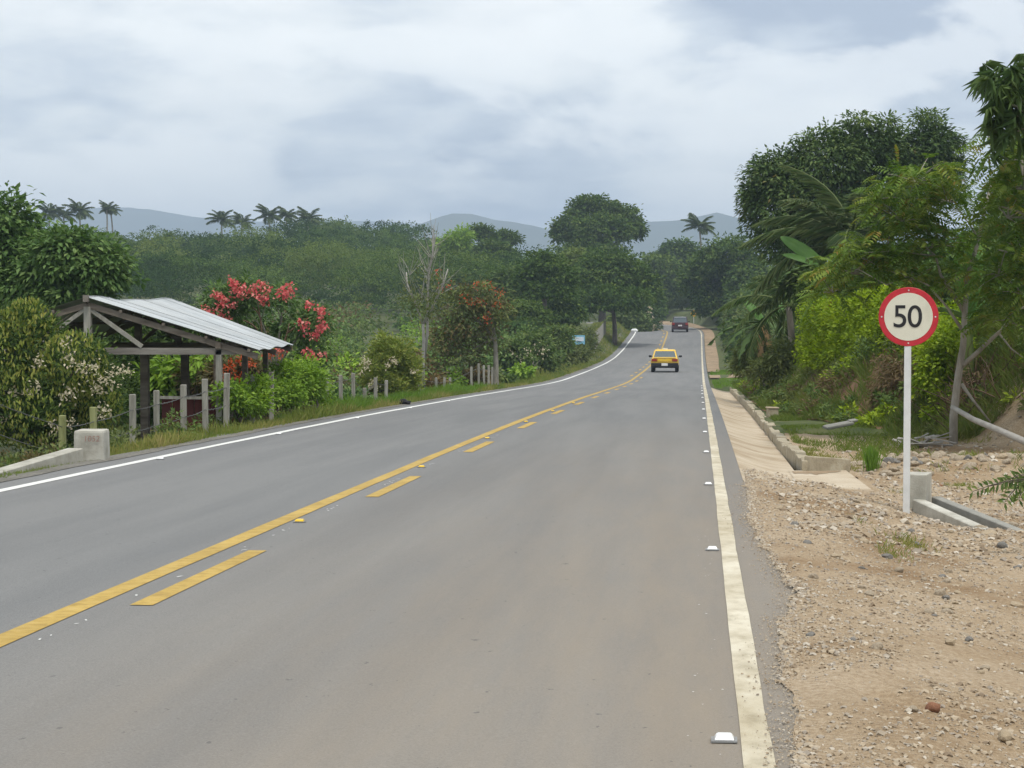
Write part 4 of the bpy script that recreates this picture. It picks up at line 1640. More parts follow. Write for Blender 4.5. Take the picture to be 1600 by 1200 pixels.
# --- round shrub with white flowers
bl = [blob(612, 558, 60, 36, 34), blob(590, 588, 59.6, 26, 32), blob(632, 590, 60, 24, 34), blob(610, 610, 59.6, 38, 22)]
fl = [at(x, y, 58.9) for x, y in [(568, 562), (575, 565), (572, 572), (585, 595), (566, 580), (613, 562), (617, 566), (605, 571), (580, 602), (575, 607), (588, 606), (645, 580)]]
tree('round_shrub', 'compact upright green shrub with white blossoms beside the pale posts', 'shrub', at(612, 625, 59.8).x, 59.8, bl, ['shrub_tip', 'cream', 'bright'], 480, 26, .17, .12, .045, .05, droop=-.25, upness=.4, extra=lambda c: flowers(c, RNG, fl, 22, .05, .07, .04, 1))

# --- bare pale tree
D = 66.0
b0 = at(662, 605, D)
t = empty('bare_tree', b0, 'slender pale leafless tree with upswept branches beside the round shrub', 'tree')
b = Buf()
P_ = lambda x, y, dy=0: at(x, y, D + dy)
add_tube(b, [P_(662, 612), P_(661, 570), P_(662, 530), P_(661, 503)], [.06, .052, .047, .044], 7)
add_tube(b, [P_(661, 506), P_(655, 490), P_(645, 465), P_(636, 445), P_(635, 425)], [.05, .042, .034, .028, .018], 6)
add_tube(b, [P_(661, 506), P_(672, 488), P_(684, 462), P_(692, 445), P_(700, 420)], [.05, .042, .034, .026, .014], 6)
add_tube(b, [P_(663, 560, .3), P_(668, 520, .3), P_(668, 480, .3), P_(670, 430, .3), P_(677, 390, .3), P_(683, 360, .3)], [.05, .045, .038, .03, .022, .01], 6)
tw = []
r2 = random.Random(5)
for k in range(70):
    x0, y0 = r2.choice([(636, 445), (645, 465), (684, 462), (692, 445), (670, 440), (675, 405), (668, 470), (655, 480), (640, 430), (668, 425), (678, 385)])
    x1, y1 = x0 + r2.gauss(0, 15), y0 - r2.uniform(15, 55)
    q0, q2 = P_(x0, y0, r2.uniform(-.2, .3)), P_(x1, y1, r2.uniform(-.8, .8))
    add_tube(b, bez(q0, q0.lerp(q2, .5) + Vector((r2.gauss(0, .06), 0, r2.gauss(0, .05))), q2, 4), [.011, .009, .008, .006, .003], 4, cap=False)
b.build('trunk', M['dead_wood'], t)
c = Buf()
crown(c, RNG, [blob(665, 455, D, 34, 36), blob(680, 480, D, 30, 30), blob(650, 480, D, 22, 30)], 90, 10, .3, .12, .06, droop=.2)
c.build('crown', LM['olive'], t)

# --- rust-leaved tree
D = 83
bl = [blob(718, 482, D, 30, 32), blob(752, 470, D, 34, 32), blob(770, 495, D, 26, 34), blob(735, 515, D, 36, 34), blob(700, 530, D, 26, 40), blob(765, 530, D, 22, 28), blob(720, 560, D, 36, 30)]
fl = [at(x, y, D - .8) for x, y in [(752, 472), (760, 445), (783, 458), (770, 452), (735, 475), (722, 463), (776, 478), (757, 495), (763, 499), (748, 475), (700, 448), (745, 445), (683, 425), (690, 450)]]
tree('rusty_tree', 'sparse rust-leaved tree with red blossoms above the whitish posts', 'tree', at(774, 600, D).x, D, bl, ['olive', 'orange', 'rusty'], 170, 18, .34, .19, .09, .10, 'pale_bark', fork=at(773, 525, D), extra=lambda c: (flowers(c, RNG, fl, 15, .10, .11, .05, 1), crown(c, RNG, bl, 110, 18, .34, .19, .08, mat=2)))

# --- shrubs by the blue board
bl = [blob(830, 545, 113, 36, 30), blob(800, 556, 110, 28, 32), blob(848, 562, 117, 30, 22), blob(868, 532, 126, 28, 24)]
fl = [at(x, y, 109) for x, y in [(838, 545), (842, 552), (825, 550), (812, 560), (850, 548), (800, 552)]]
tree('flowering_bush', 'wide dark bush dotted with cream flowers past the rust-leaved tree', 'bush', at(828, 595, 114).x, 114, bl, ['mid', 'cream'], 340, 22, .36, .22, .11, .06, extra=lambda c: flowers(c, RNG, fl, 14, .14, .12, .07, 1))
bl = [blob(887, 538, 141, 26, 26), blob(913, 545, 156, 20, 20), blob(895, 558, 146, 20, 14), blob(905, 528, 158, 24, 16), blob(900, 554, 132, 24, 13), blob(880, 556, 131, 18, 14)]
tree('verge_bush', 'rounded green bush around the pale blue board', 'bush', at(895, 570, 148).x, 148, bl, 'olive', 300, 22, .4, .25, .13, .06)

# --- trees in the middle distance, left of the road
bl = [blob(955, 428, 192, 58, 36), blob(915, 448, 190, 34, 28), blob(995, 452, 192, 34, 30), blob(950, 470, 188, 62, 22), blob(905, 478, 188, 24, 14)]
tree('shade_tree', 'spreading dark shade tree with a short trunk by the far verge', 'tree', at(960, 519, 190).x, 190, bl, 'forest', 1000, 26, .6, .29, .2, .2, fork=at(958, 486, 190))
bl = [blob(930, 330, 262, 42, 22), blob(968, 345, 262, 36, 24), blob(885, 362, 260, 22, 24), blob(940, 362, 258, 52, 26), blob(985, 360, 264, 20, 18), blob(925, 392, 256, 55, 20)]
tree('tall_tree', 'tall domed tree standing above the others left of the road', 'tree', at(940, 500, 262).x, 262, bl, ['forest', 'forest_light'], 1000, 26, .75, .38, .27, .4, fork=at(938, 410, 262))
mids = [
    (850, 425, 160, 46, 42, 'forest', 'feathery green tree with layered boughs left of the shade tree'),
    (800, 445, 170, 44, 36, 'mid', 'dark leafy tree right of the rust-leaved tree'),
    (900, 415, 205, 40, 30, 'forest_light', 'light green tree in front of the tall domed tree'),
    (815, 490, 150, 40, 26, 'forest', 'low dark tree above the cream-flowered bush'),
    (870, 480, 165, 40, 30, 'forest', 'dense low tree left of the shade tree trunk'),
    (770, 398, 255, 40, 32, 'forest', 'rounded ridge tree with dark crown right of the lime-leaved tree'),
    (1030, 425, 300, 38, 40, 'forest', 'dark tree filling the gap above the road bend'),
    (1060, 400, 330, 36, 34, 'forest', 'small distant tree below the right-hand palm'),
    (745, 440, 210, 46, 38, 'forest', 'dull green tree behind the rust-leaved tree'),
    (690, 425, 235, 44, 38, 'forest', 'dull green tree behind the pale leafless tree'),
    (1005, 470, 262, 26, 40, 'forest', 'upright dark tree inside the bend'),
    (980, 500, 236, 26, 22, 'mid', 'low green bush beyond the shade tree trunk'),
]
for x, y, Y, rx, rz_, lf, lab in mids:
    bl = [blob(x, y, Y, rx * .8, rz_ * .75), blob(x - rx * .5, y + rz_ * .35, Y, rx * .55, rz_ * .55), blob(x + rx * .5, y + rz_ * .3, Y, rx * .55, rz_ * .55), blob(x + rx * .1, y + rz_ * .7, Y - 1, rx * .7, rz_ * .45)]
    tree('mid_tree', lab, 'tree', at(x, y, Y).x, Y, bl, lf, 560, 22, Y * .0030, Y * .0015, Y * .0011, .2 * Y / 150, jit=.35, outw=.9, upness=.5, rnd0=RNG.uniform(-.2, .2), flat=.45)
bl = [blob(715, 378, 270, 22, 16), blob(700, 385, 270, 20, 14), blob(722, 366, 270, 12, 10)]
tree('lime_tree', 'lime green tree on the skyline above the leafless tree', 'tree', at(715, 420, 270).x, 270, bl, 'bright', 160, 20, .7, .5, .2, .2)
bl = [blob(745, 362, 275, 16, 8), blob(765, 368, 275, 18, 10), blob(790, 374, 275, 22, 10)]
tree('umbrella_tree', 'flat-topped dark tree on the skyline right of the lime tree', 'tree', at(768, 420, 275).x, 275, bl, 'forest', 170, 20, .7, .5, .2, .25)

# flowering dark shrub inside the bend
bl = [blob(1016, 492, 244, 13, 16), blob(1014, 512, 242, 14, 12), blob(1000, 508, 240, 14, 12)]
fl = [at(x, y, 239.5) for x, y in [(1014, 488), (1013, 499), (1020, 498), (1023, 508), (1022, 513), (1015, 481)]]
tree('spotted_shrub', 'dark shrub with white blossoms at the inside of the bend', 'shrub', at(1014, 518, 243).x, 243, bl, ['shrub_dark', 'cream'], 150, 20, .5, .4, .16, .08, extra=lambda c: flowers(c, RNG, fl, 12, .12, .25, .16, 1))

# hedge at the end of the road
c = Buf()
p, q = at(1000, 505, 322), at(1125, 505, 296)
for k in range(60):
    u = k / 59
    m_ = p.lerp(q, u)
    crown(c, RNG, [((m_.x, m_.y, float(gz(m_.x, m_.y)) + 1.5), (1.0, .9, 1.7))], 12, 16, .5, .45, .18)
o = empty('far_hedge', p.lerp(q, .5), 'trimmed green hedge crossing behind the dark car', 'hedge')
c.build('foliage', LM['forest_light'], o)

# right-hand trees
bl = [blob(1140, 412, 232, 52, 44), blob(1100, 440, 234, 34, 44), blob(1175, 450, 228, 36, 46), blob(1125, 478, 232, 44, 30), blob(1165, 496, 226, 36, 24)]
tree('dark_round_tree', 'rounded dark tree to the right of the departing cars', 'tree', at(1150, 520, 232).x, 232, bl, 'forest', 1000, 28, .62, .36, .24, .3)
bl = [blob(1230, 330, 80, 60, 62), blob(1215, 285, 80, 42, 45), blob(1290, 260, 80, 55, 48), blob(1350, 235, 81, 50, 40), blob(1415, 245, 82, 48, 40), blob(1455, 235, 82, 34, 40), blob(1460, 290, 82, 42, 40), blob(1380, 310, 81, 70, 50), blob(1300, 330, 80, 60, 55), blob(1230, 385, 80, 38, 36), blob(1270, 380, 80, 40, 40)]
tree('mango_tree', 'huge dark dense tree towering over the hedge', 'tree', at(1340, 480, 81).x, 81, bl, 'mango', 1350, 36, .44, .20, .085, .35, fork=at(1335, 400, 81), droop=.5, shell=(.72, 1.0))
bl = [blob(1262, 222, 80, 16, 14), blob(1300, 203, 80, 13, 9), blob(1342, 190, 80, 20, 13), blob(1385, 192, 80, 18, 12), blob(1452, 186, 82, 26, 13), blob(1490, 226, 82, 16, 14), blob(1176, 315, 80, 12, 22), blob(1192, 262, 80, 18, 16), blob(1496, 262, 82, 12, 14)]
c = Buf()
crown(c, RNG, bl, 170, 18, .30, .20, .075, droop=.3)
c.build('crown', LM['mid'], bpy.data.objects['mango_tree'])


# ---- palms
def frond_mesh(name, L, rise, sag, nl, ll, lw, mat, hang=.35, ragged=0):
    b = Buf()
    pts = [Vector((L * t_ * (1 - .12 * t_ * t_), 0, L * (rise * t_ - sag * t_ * t_))) for t_ in np.linspace(0, 1, 11)]
    add_tube(b, pts, [.028 * L / 2.5 * (1 - .085 * i) + .004 for i in range(11)], 5, rnd=.9)
    rg = np.random.default_rng(3)
    ts = np.linspace(.14, 1.0, nl)
    P = np.array([[np.interp(t_, np.linspace(0, 1, 11), [p[k] for p in pts]) for k in range(3)] for t_ in ts])
    tan = nrm(np.gradient(P, axis=0))
    for s in (-1, 1):
        ln = ll * np.sin(np.clip(ts * .92 + .1, 0, 1) * math.pi) ** .55 * rg.uniform(.85, 1.1, nl)
        ax = tan * (.35 + .5 * ts[:, None]) + np.array([0, s * .9, 0]) + np.array([0, 0, -hang]) + rg.normal(0, .08 + ragged, (nl, 3))
        add_leaves(b, P, ax, np.array([0, 0, 1]) + rg.normal(0, .2, (nl, 3)), ln, lw, rg.uniform(0, 1, nl), 0, .15, .25)
    return b.mesh(name, mat)


def palm(name, label, cat, base, top, trunk_r, me, nfr, elev=(-25, 70), scale=1.0, group=None, seed=0, bark='pale_bark', twin=False):
    t = empty(name, base, label, cat, group)
    b = Buf()
    base, top = Vector(base), Vector(top)
    add_tube(b, bez(base - Vector((0, 0, .4)), base.lerp(top, .5) + Vector((.03, 0, 0)) * (top - base).length, top, 8), [trunk_r * (1.15 - .04 * i) for i in range(9)], 8)
    b.build('trunk', M[bark], t)
    rg = random.Random(seed)
    for k in range(nfr):
        o = bpy.data.objects.new('frond', me)
        link(o)
        o.parent = t
        o.location = top - base
        e_ = elev[0] + (elev[1] - elev[0]) * ((k * .618) % 1)
        o.rotation_euler = Euler((rg.gauss(0, .15), -R(e_), 2 * math.pi * k / nfr * 1.0 + rg.gauss(0, .25) + k * 2.4), 'XYZ')
        s_ = scale * rg.uniform(.85, 1.1)
        o.scale = (s_, s_, s_)
    return t


FR = frond_mesh('frond', 3.0, .30, .62, 30, .85, .13, LM['palm'], .3)
ridge_palms = [(77, 335, 372, 330, 'bushy skyline palm above the broad leafy tree, leftmost'), (99, 338, 372, 335, 'short skyline palm second from the picture edge'), (124, 333, 372, 330, 'skyline palm with a spreading head third from the picture edge'),
               (167, 328, 372, 350, 'lone thin-trunked palm on the skyline'), (173, 330, 372, 352, 'slim palm leaning beside the lone skyline palm'),
               (346, 346, 380, 330, 'tall bushy palm of the close skyline pair'), (378, 350, 380, 332, 'lower bushy palm of the close skyline pair'),
               (420, 340, 385, 335, 'slender bare-trunked skyline palm, first of the three in a row'), (447, 340, 385, 338, 'skyline palm in the middle of the row of three'), (481, 345, 385, 340, 'wide-headed skyline palm above the rounded treetops'),
               (1093, 357, 420, 300, 'far palm head above the dark round tree')]
for i, (x, yt, yb, Y, lab) in enumerate(ridge_palms):
    tp = at(x, yt, Y)
    zb = float(gz(tp.x, Y))
    palm('palm_tree', lab + (' palm' if 'palm' not in lab else ''), 'palm', (tp.x + [-.5, .3, .1, -.3, .5, -.1][i % 6], Y, zb), tp, .14, FR, 15, (-5, 75), (.72 if i in (3, 4) else [1.0, .85, 1.1, .9, 1.05][i % 5]), 'palms along the skyline', i)

# coconut palm among the right-hand trees
FC = frond_mesh('frond', 3.0, .35, .75, 60, .62, .05, LM['palm_dark'], .55, .05)
FP = frond_mesh('frond', 3.0, .35, .75, 70, .70, .05, LM['palm'], .45, .05)
tp = at(1330, 392, 55)
palm('coconut_palm', 'big palm with arching feathery fronds behind the hedge', 'palm', (tp.x + .1, 55, float(gz(tp.x, 55))), tp, .13, FP, 19, (-30, 80), .95, None, 21)
# low palm over the verge
tp = at(1232, 478, 60)
palm('young_palm', 'low palm with drooping dark fronds overhanging the verge', 'palm', (tp.x + .15, 60, float(gz(tp.x, 60))), tp, .10, FC, 13, (-38, 50), .72, None, 33)


# banana plants
def banana_leaf(name, L, W, sag, mat, splits=0):
    b = Buf()
    nu, nv = 18, 4
    v = []
    rg = random.Random(splits + 2)
    for i in range(nu + 1):
        u = i / nu
        w = W * (math.sin(min(1, u * 1.04 + .04) * math.pi) ** .5) * (1 if u < .96 else .5)
        for j in range(-nv, nv + 1):
            s = j / nv
            jag = (rg.uniform(-.12, .05) * splits) * abs(s)
            v.append((L * (u + jag * .25) * (1 - .1 * u * u), s * w / 2 * (1 - .1 * splits * (i % 3 == 0)), L * (.12 * u - sag * u * u) + abs(s) * w * .16 - abs(s) ** 2 * w * .22))
    f = []
    n2 = 2 * nv + 1
    for i in range(nu):
        for j in range(n2 - 1):
            if splits and rg.random() < .10 * splits and abs(j - nv) > 1:
                continue
            a = i * n2 + j
            f += [(a, a + n2, a + n2 + 1), (a, a + n2 + 1, a + 1)]
    b.add(v, f, .5, 0, True)
    add_tube(b, [(L * (u - .18) * (1 - .1 * u * u), 0, L * (.12 * u - sag * u * u) - .012) for u in np.linspace(0, 1, 9)], [.024 - .0022 * i for i in range(9)], 5, rnd=.95)
    return b.mesh(name, mat)


BL = banana_leaf('leaf', 1.9, .44, .25, LM['banana'])
BS = banana_leaf('leaf', 1.8, .42, .55, LM['palm_dark'], 2)
BD = banana_leaf('leaf', 1.7, .26, .75, LM['dry_leaf'], 3)


def banana(label, base, top, leaves, seed):
    t = empty('banana_plant', base, label, 'banana plant')
    b = Buf()
    base, top = Vector(base), Vector(top)
    add_tube(b, [base - Vector((0, 0, .3)), base.lerp(top, .5), top], [.13, .11, .07], 8, rnd=.3)
    b.build('stem', LM['olive'], t)
    for me, az_, el, s_, *rl in leaves:
        o = bpy.data.objects.new('leaf', me)
        link(o)
        o.parent = t
        o.location = top - base
        o.rotation_euler = Euler((R(rl[0] if rl else 15), -R(el), R(az_)), 'XYZ')
        o.scale = (s_, s_, s_)
    return t


tp = at(1290, 418, 54)
banana('banana plant with one bright upright leaf behind the hedge', (tp.x, 54, float(gz(tp.x, 54))), tp, [(BL, 178, 38, .85, -62), (BL, 190, 22, .7, -40), (BS, 200, 10, .8), (BS, 240, 30, .8), (BL, -20, 45, .7)], 1)
tp = at(1195, 505, 62)
banana('banana plant with torn drooping leaves beside the verge', (tp.x, 62, float(gz(tp.x, 62))), tp, [(BL, 165, 50, .62, -45), (BS, 185, 20, .8), (BS, 210, -5, .95), (BS, 225, -18, 1.0), (BD, 250, -25, .9), (BS, 195, 5, 1.05), (BD, 275, -30, .8), (BL, 20, 45, .8), (BS, 300, 0, .8)], 2)
tp = at(1512, 440, 34.5)
banana('tall light green banana leaves behind the feathery tree trunk', (tp.x, 34.5, float(gz(tp.x, 34.5))), at(1512, 500, 34.5), [(BL, 250, 82, .9, 0), (BL, 60, 78, .8, 0), (BS, 200, 30, .6), (BL, 330, 45, .7)], 3)

# ---- hedge above the bank
c = Buf()
bl = []
for k in range(26):
    u = k / 25
    Y = 46.5 - 9.5 * u
    x = 1262 + 205 * u
    top = 458 + 10 * math.sin(u * 9) + (6 if u < .1 else 0) + 22 * u * u
    p = at(x, top + 40, Y)
    s = Y / F_PX
    bl.append(((p.x + .25, Y, p.z), (30 * s, .55, 42 * s)))
    p = at(x, top + 84, Y)
    bl.append(((p.x + .15, Y - .15, p.z), (30 * s, .5, 42 * s)))
crown(c, RNG, bl, 3000, 26, .13, .075, .045, droop=0, zmin=-.5, shell=(.75, 1.0))
o0 = at(1360, 560, 41)
t = empty('bright_hedge', (o0.x, 41, float(gz(o0.x, 41))), 'bright lime green rounded hedge on the bank behind the speed sign', 'hedge')
c.build('foliage', LM['hedge'], t)
bl = [blob(1480, 560, 35.5, 36, 50), blob(1460, 600, 35.5, 32, 50), blob(1475, 640, 35, 24, 34), blob(1490, 520, 36, 26, 40)]
tree('trailing_bush', 'loose bright bush spilling down the bank right of the speed sign', 'bush', at(1475, 690, 35.3).x, 35.3, bl, 'hedge', 330, 22, .15, .085, .05, .04, droop=.3)
bl = [blob(1180, 560, 62, 30, 28), blob(1210, 580, 56, 36, 26), blob(1165, 575, 64, 20, 20), blob(1230, 560, 56, 30, 30)]
tree('verge_shrub', 'low mid-green shrub at the foot of the drooping banana plant', 'shrub', at(1195, 600, 60).x, 60, bl, 'olive', 260, 24, .22, .14, .055, .04)


# ---- feathery legume trees
def pinnate(buf, rng, pts, axes, L, nl, lw, mat=0):
    """compound leaves: a row of leaflets on both sides of each axis"""
    K = len(pts)
    axes = nrm(np.asarray(axes))
    side = nrm(np.cross(axes, np.array([0, 0, 1]) + rng.normal(0, .25, (K, 3))))
    base_r = rng.uniform(0, 1, K)
    for i in range(nl):
        t_ = (i + .6) / nl
        p = pts + axes * (L * t_)[:, None] - np.array([0, 0, 1]) * (L * .35 * t_ * t_)[:, None]
        ll = L * .34 * math.sin(min(1, t_ * .85 + .15) * math.pi) ** .6
        for s in (-1, 1):
            ax = side * s + axes * .45 + np.array([0, 0, -.25])
            add_leaves(buf, p, ax, np.tile(np.array([0., 0, 1]), (K, 1)) + rng.normal(0, .2, (K, 3)), ll, ll * lw, np.clip(base_r * .75 + rng.uniform(0, .25, K), 0, 1), mat, .05, .15)


def legume(label, base, skeleton, sprays, seed, name='feathery_tree'):
    rng = np.random.default_rng(seed)
    t = empty(name, base, label, 'tree')
    b = Buf()
    for pts, r0, r1 in skeleton:
        P = [Vector(p) for p in pts]
        n_ = len(P)
        add_tube(b, P, [r0 + (r1 - r0) * i / (n_ - 1) for i in range(n_)], 7)
    c = Buf()
    for ctr_, rx, ry, rz_, k in sprays:
        pos = np.asarray(ctr_) + rng.uniform(-1, 1, (k, 3)) * np.array([rx, ry, rz_]) * .85 + rng.normal(0, .08, (k, 3))
        # sit on a domed layer
        pos[:, 2] -= .25 * ((pos[:, 0] - ctr_[0]) / rx) ** 2 * rz_ * 1.5
        ax = (pos - np.asarray(ctr_)) * np.array([1, 1, .4]) + rng.normal(0, .25, (k, 3)) + np.array([0, 0, -.05])
        pinnate(c, rng, pos, ax, rng.uniform(.28, .46, k), 8, .36)
        for j in range(0, k, 9):
            q = Vector(pos[j])
            add_tube(b, bez(Vector(ctr_) - Vector((0, 0, rz_ * .5)), Vector(ctr_).lerp(q, .6), q, 3), [.012, .009, .007, .004], 4, cap=False)
    b.build('trunk', M['pale_bark'], t)
    c.build('crown', LM['legume'], t)
    return t


D = 32.5
g_ = lambda x, y, dy=0: at(x, y, D + dy)
base = g_(1490, 712)
base.z = float(gz(base.x, D))
sk = [([g_(1490, 716), g_(1490, 650), g_(1497, 590), g_(1505, 540), g_(1508, 480), g_(1512, 430), g_(1528, 380), g_(1538, 330), g_(1548, 290)], .07, .018),
      ([g_(1500, 575), g_(1530, 548), g_(1560, 520), g_(1600, 480), g_(1630, 455)], .042, .015),
      ([g_(1508, 490), g_(1490, 460), g_(1470, 430), g_(1462, 400), g_(1440, 380)], .035, .010),
      ([g_(1506, 520), g_(1480, 480), g_(1450, 445), g_(1420, 432)], .026, .008),
      ([g_(1530, 375), g_(1515, 350), g_(1495, 325)], .018, .006),
      ([g_(1545, 300), g_(1562, 285), g_(1570, 270)], .016, .006),
      ([g_(1502, 600), g_(1520, 625), g_(1548, 660)], .03, .012),
      ([g_(1560, 520), g_(1580, 545), g_(1600, 560)], .018, .006),
      ([g_(1420, 432), g_(1385, 445), g_(1340, 420)], .012, .006),
      ([g_(1462, 400), g_(1400, 392), g_(1350, 395)], .014, .006)]
sp = [((*g_(1430, 275),), .55, .8, .20, 105), ((*g_(1480, 305),), .45, .7, .18, 65), ((*g_(1410, 335, .3),), .55, .8, .22, 105), ((*g_(1460, 375, .3),), .55, .8, .22, 95), ((*g_(1385, 385, .4),), .40, .7, .16, 60), ((*g_(1345, 395, .5),), .45, .7, .14, 60), ((*g_(1330, 420, .6),), .5, .7, .14, 60), ((*g_(1420, 430, .3),), .6, .8, .14, 70), ((*g_(1300, 452, .6),), .35, .6, .10, 34), ((*g_(1490, 430, .2),), .35, .6, .15, 40), ((*g_(1375, 305, .5),), .22, .5, .12, 30)]
legume('thin feathery-leaved tree with forked pale trunk just right of the speed sign', base, sk, sp, 3)
D = 31.0
base = g_(1655, 700)
base.z = float(gz(base.x, D))
sk = [([g_(1655, 716), g_(1650, 560), g_(1640, 420), g_(1610, 310), g_(1595, 250)], .09, .03), ([g_(1640, 430), g_(1600, 400), g_(1560, 390)], .03, .01), ([g_(1625, 350), g_(1590, 330), g_(1555, 320)], .025, .01)]
sp = [((*g_(1580, 245),), .38, .6, .16, 70), ((*g_(1600, 285),), .5, .7, .2, 90), ((*g_(1575, 330, .2),), .4, .6, .2, 70), ((*g_(1600, 385, .2),), .5, .7, .22, 90), ((*g_(1560, 420, .3),), .42, .6, .2, 70), ((*g_(1600, 450, .3),), .5, .6, .2, 80), ((*g_(1570, 490, .4),), .4, .6, .2, 60), ((*g_(1545, 215, .4),), .22, .4, .08, 22), ((*g_(1600, 195, .4),), .2, .4, .1, 26)]
legume('feathery-leaved tree leaning in from the right picture edge', base, sk, sp, 8)

# cecropia with big hand-shaped leaves, top right
D = 29.5
base = at(1690, 700, D)
base.z = float(gz(base.x, D))
t = empty('umbrella_leaf_tree', base, 'tree with large dark hand-shaped leaves at the top right corner', 'tree')
b = Buf()
add_tube(b, [Vector(base) - Vector((0, 0, .3)), at(1680, 450, D), at(1660, 250, D), at(1620, 140, D), at(1590, 100, D)], [.11, .09, .07, .05, .03], 8)
for q in ((1560, 130), (1575, 180), (1545, 150), (1590, 205), (1600, 110)):
    p0, p1 = at(1640, 200, D), at(*q, D)
    add_tube(b, bez(p0, p0.lerp(p1, .5) + Vector((0, 0, .1)), p1, 4), [.03, .025, .02, .015, .01], 6)
b.build('trunk', M['pale_bark'], t)
LB = Buf()
for k in range(9):
    a = R(-150 + 300 * k / 8)
    ln = .30 * (1 - .25 * abs(k - 4) / 4)
    dirv = np.array([[math.cos(a), math.sin(a), -.45]])
    add_leaves(LB, [[0, 0, 0]], dirv, [[0, 0, 1.]], ln, ln * .26, .3 + .05 * k, 0, .12, .75)
hand = LB.mesh('leaf', LM['mango'])
rg = random.Random(4)
for k in range(58):
    x, y = rg.choice([(1545, 140), (1560, 120), (1570, 150), (1555, 165), (1575, 190), (1590, 110), (1585, 215), (1600, 170), (1562, 205), (1600, 90), (1545, 128), (1590, 140)])
    p = at(x + rg.gauss(4, 15), y + rg.gauss(0, 13), D + rg.gauss(0, .4))
    o = bpy.data.objects.new('leaf', hand)
    link(o)
    o.parent = t
    o.location = p - base
    o.rotation_euler = (rg.gauss(0, .5), rg.gauss(.2, .5), rg.uniform(0, 6.28))
    s_ = rg.uniform(.7, 1.15)
    o.scale = (s_, s_, s_)

bl = [blob(1590, 320, 45, 50, 50), blob(1560, 390, 44, 42, 48), blob(1615, 410, 44, 55, 55), blob(1620, 260, 46, 45, 50), blob(1560, 460, 43.5, 50, 45), blob(1600, 490, 43, 60, 45)]
tree('edge_tree', 'leafy mid-green tree filling the right picture edge behind the feathery leaves', 'tree', at(1610, 700, 45).x, 45, bl, 'mid', 620, 26, .26, .15, .07, .12)
bl = [blob(1440, 445, 48, 55, 35), blob(1390, 440, 50, 45, 32), blob(1480, 420, 49, 30, 40), blob(1330, 455, 52, 45, 26)]
tree('middle_tree', 'dull green tree between the hedge and the huge dark tree', 'tree', at(1430, 520, 49).x, 49, bl, 'palmate', 420, 24, .26, .15, .07, .1)

# undergrowth on the right: dark brush behind the thin trunk
c = Buf()
bl = []
for x, y, Y, rx, rz_ in [(1560, 560, 38, 60, 60), (1600, 520, 39, 60, 60), (1540, 520, 40, 50, 50), (1590, 620, 36.5, 70, 45), (1530, 640, 36, 45, 40), (1450, 480, 44, 60, 45), (1400, 470, 47, 60, 50), (1350, 450, 50, 60, 40), (1300, 455, 52, 50, 40), (1500, 470, 42, 50, 60), (1260, 450, 56, 40, 30), (1560, 440, 42, 60, 50), (1430, 420, 50, 60, 40), (1620, 460, 38, 60, 70)]:
    bl.append(blob(x, y, Y, rx, rz_))
crown(c, RNG, bl, 1500, 24, .25, .15, .055, mat=0)
crown(c, RNG, [blob(1560, 630, 36, 60, 50), blob(1600, 580, 36.5, 60, 60), blob(1420, 600, 37.5, 50, 40), blob(1350, 610, 41, 60, 30), blob(1530, 680, 34.2, 50, 30), blob(1590, 690, 33.8, 50, 30), blob(1620, 640, 34, 60, 60), blob(1540, 620, 34.6, 40, 50), blob(1500, 660, 35, 30, 40)], 1000, 22, .25, .13, .03, mat=1, droop=.6)
c.build('brushwood', [LM['shrub_dark'], LM['brown']])['kind'] = 'stuff'
# dead twigs in it
b = Buf()
rg = random.Random(9)
for k in range(420):
    x, y, Y = rg.uniform(1495, 1640), rg.uniform(600, 720), rg.uniform(33.2, 36.5)
    p = at(x, y, Y)
    q = p + Vector((rg.gauss(0, .4), rg.gauss(0, .3), rg.uniform(.1, .8)))
    add_tube(b, bez(p, p.lerp(q, .5) + Vector((rg.gauss(0, .12), 0, rg.gauss(0, .1))), q, 4), [.011, .009, .007, .006, .003], 4, cap=False, rnd=rg.random())
b.build('dead_brush', LM['twig'])['kind'] = 'stuff'

# low growth that covers the bank below the hedge
c = Buf()
rng = np.random.default_rng(77)
for k in range(250):
    Y = 32.5 + 50 * rng.random() ** 1.4
    X = float(bank_base(Y)) + rng.random() * 2.2 - .1
    if X < 1.5:
        continue
    g0 = float(gz(X, Y))
    h = rng.uniform(.14, .42)
    crown(c, rng, [((X, Y, g0 + h * .35), (h * .75, h * .75, h * .6))], 9, 15, h * .28, .10, .04, mat=int(rng.choice([0, 0, 1, 1, 3, 2])), zmin=-.1, droop=.2)
c.build('bank_scrub', [LM['mid'], LM['olive'], LM['brown'], LM['hedge']])['kind'] = 'stuff'

# leaning dead pole
b = Buf()
add_tube(b, [at(1488, 636, 31.5), at(1520, 655, 31), at(1560, 672, 30.5), at(1610, 694, 30), at(1660, 716, 29.6)], [.035, .042, .048, .052, .055], 8)
o = b.build('fallen_pole', M['dead_wood'])
tag(o, 'bleached dead pole slanting down to the right from the thin trunk', 'pole')

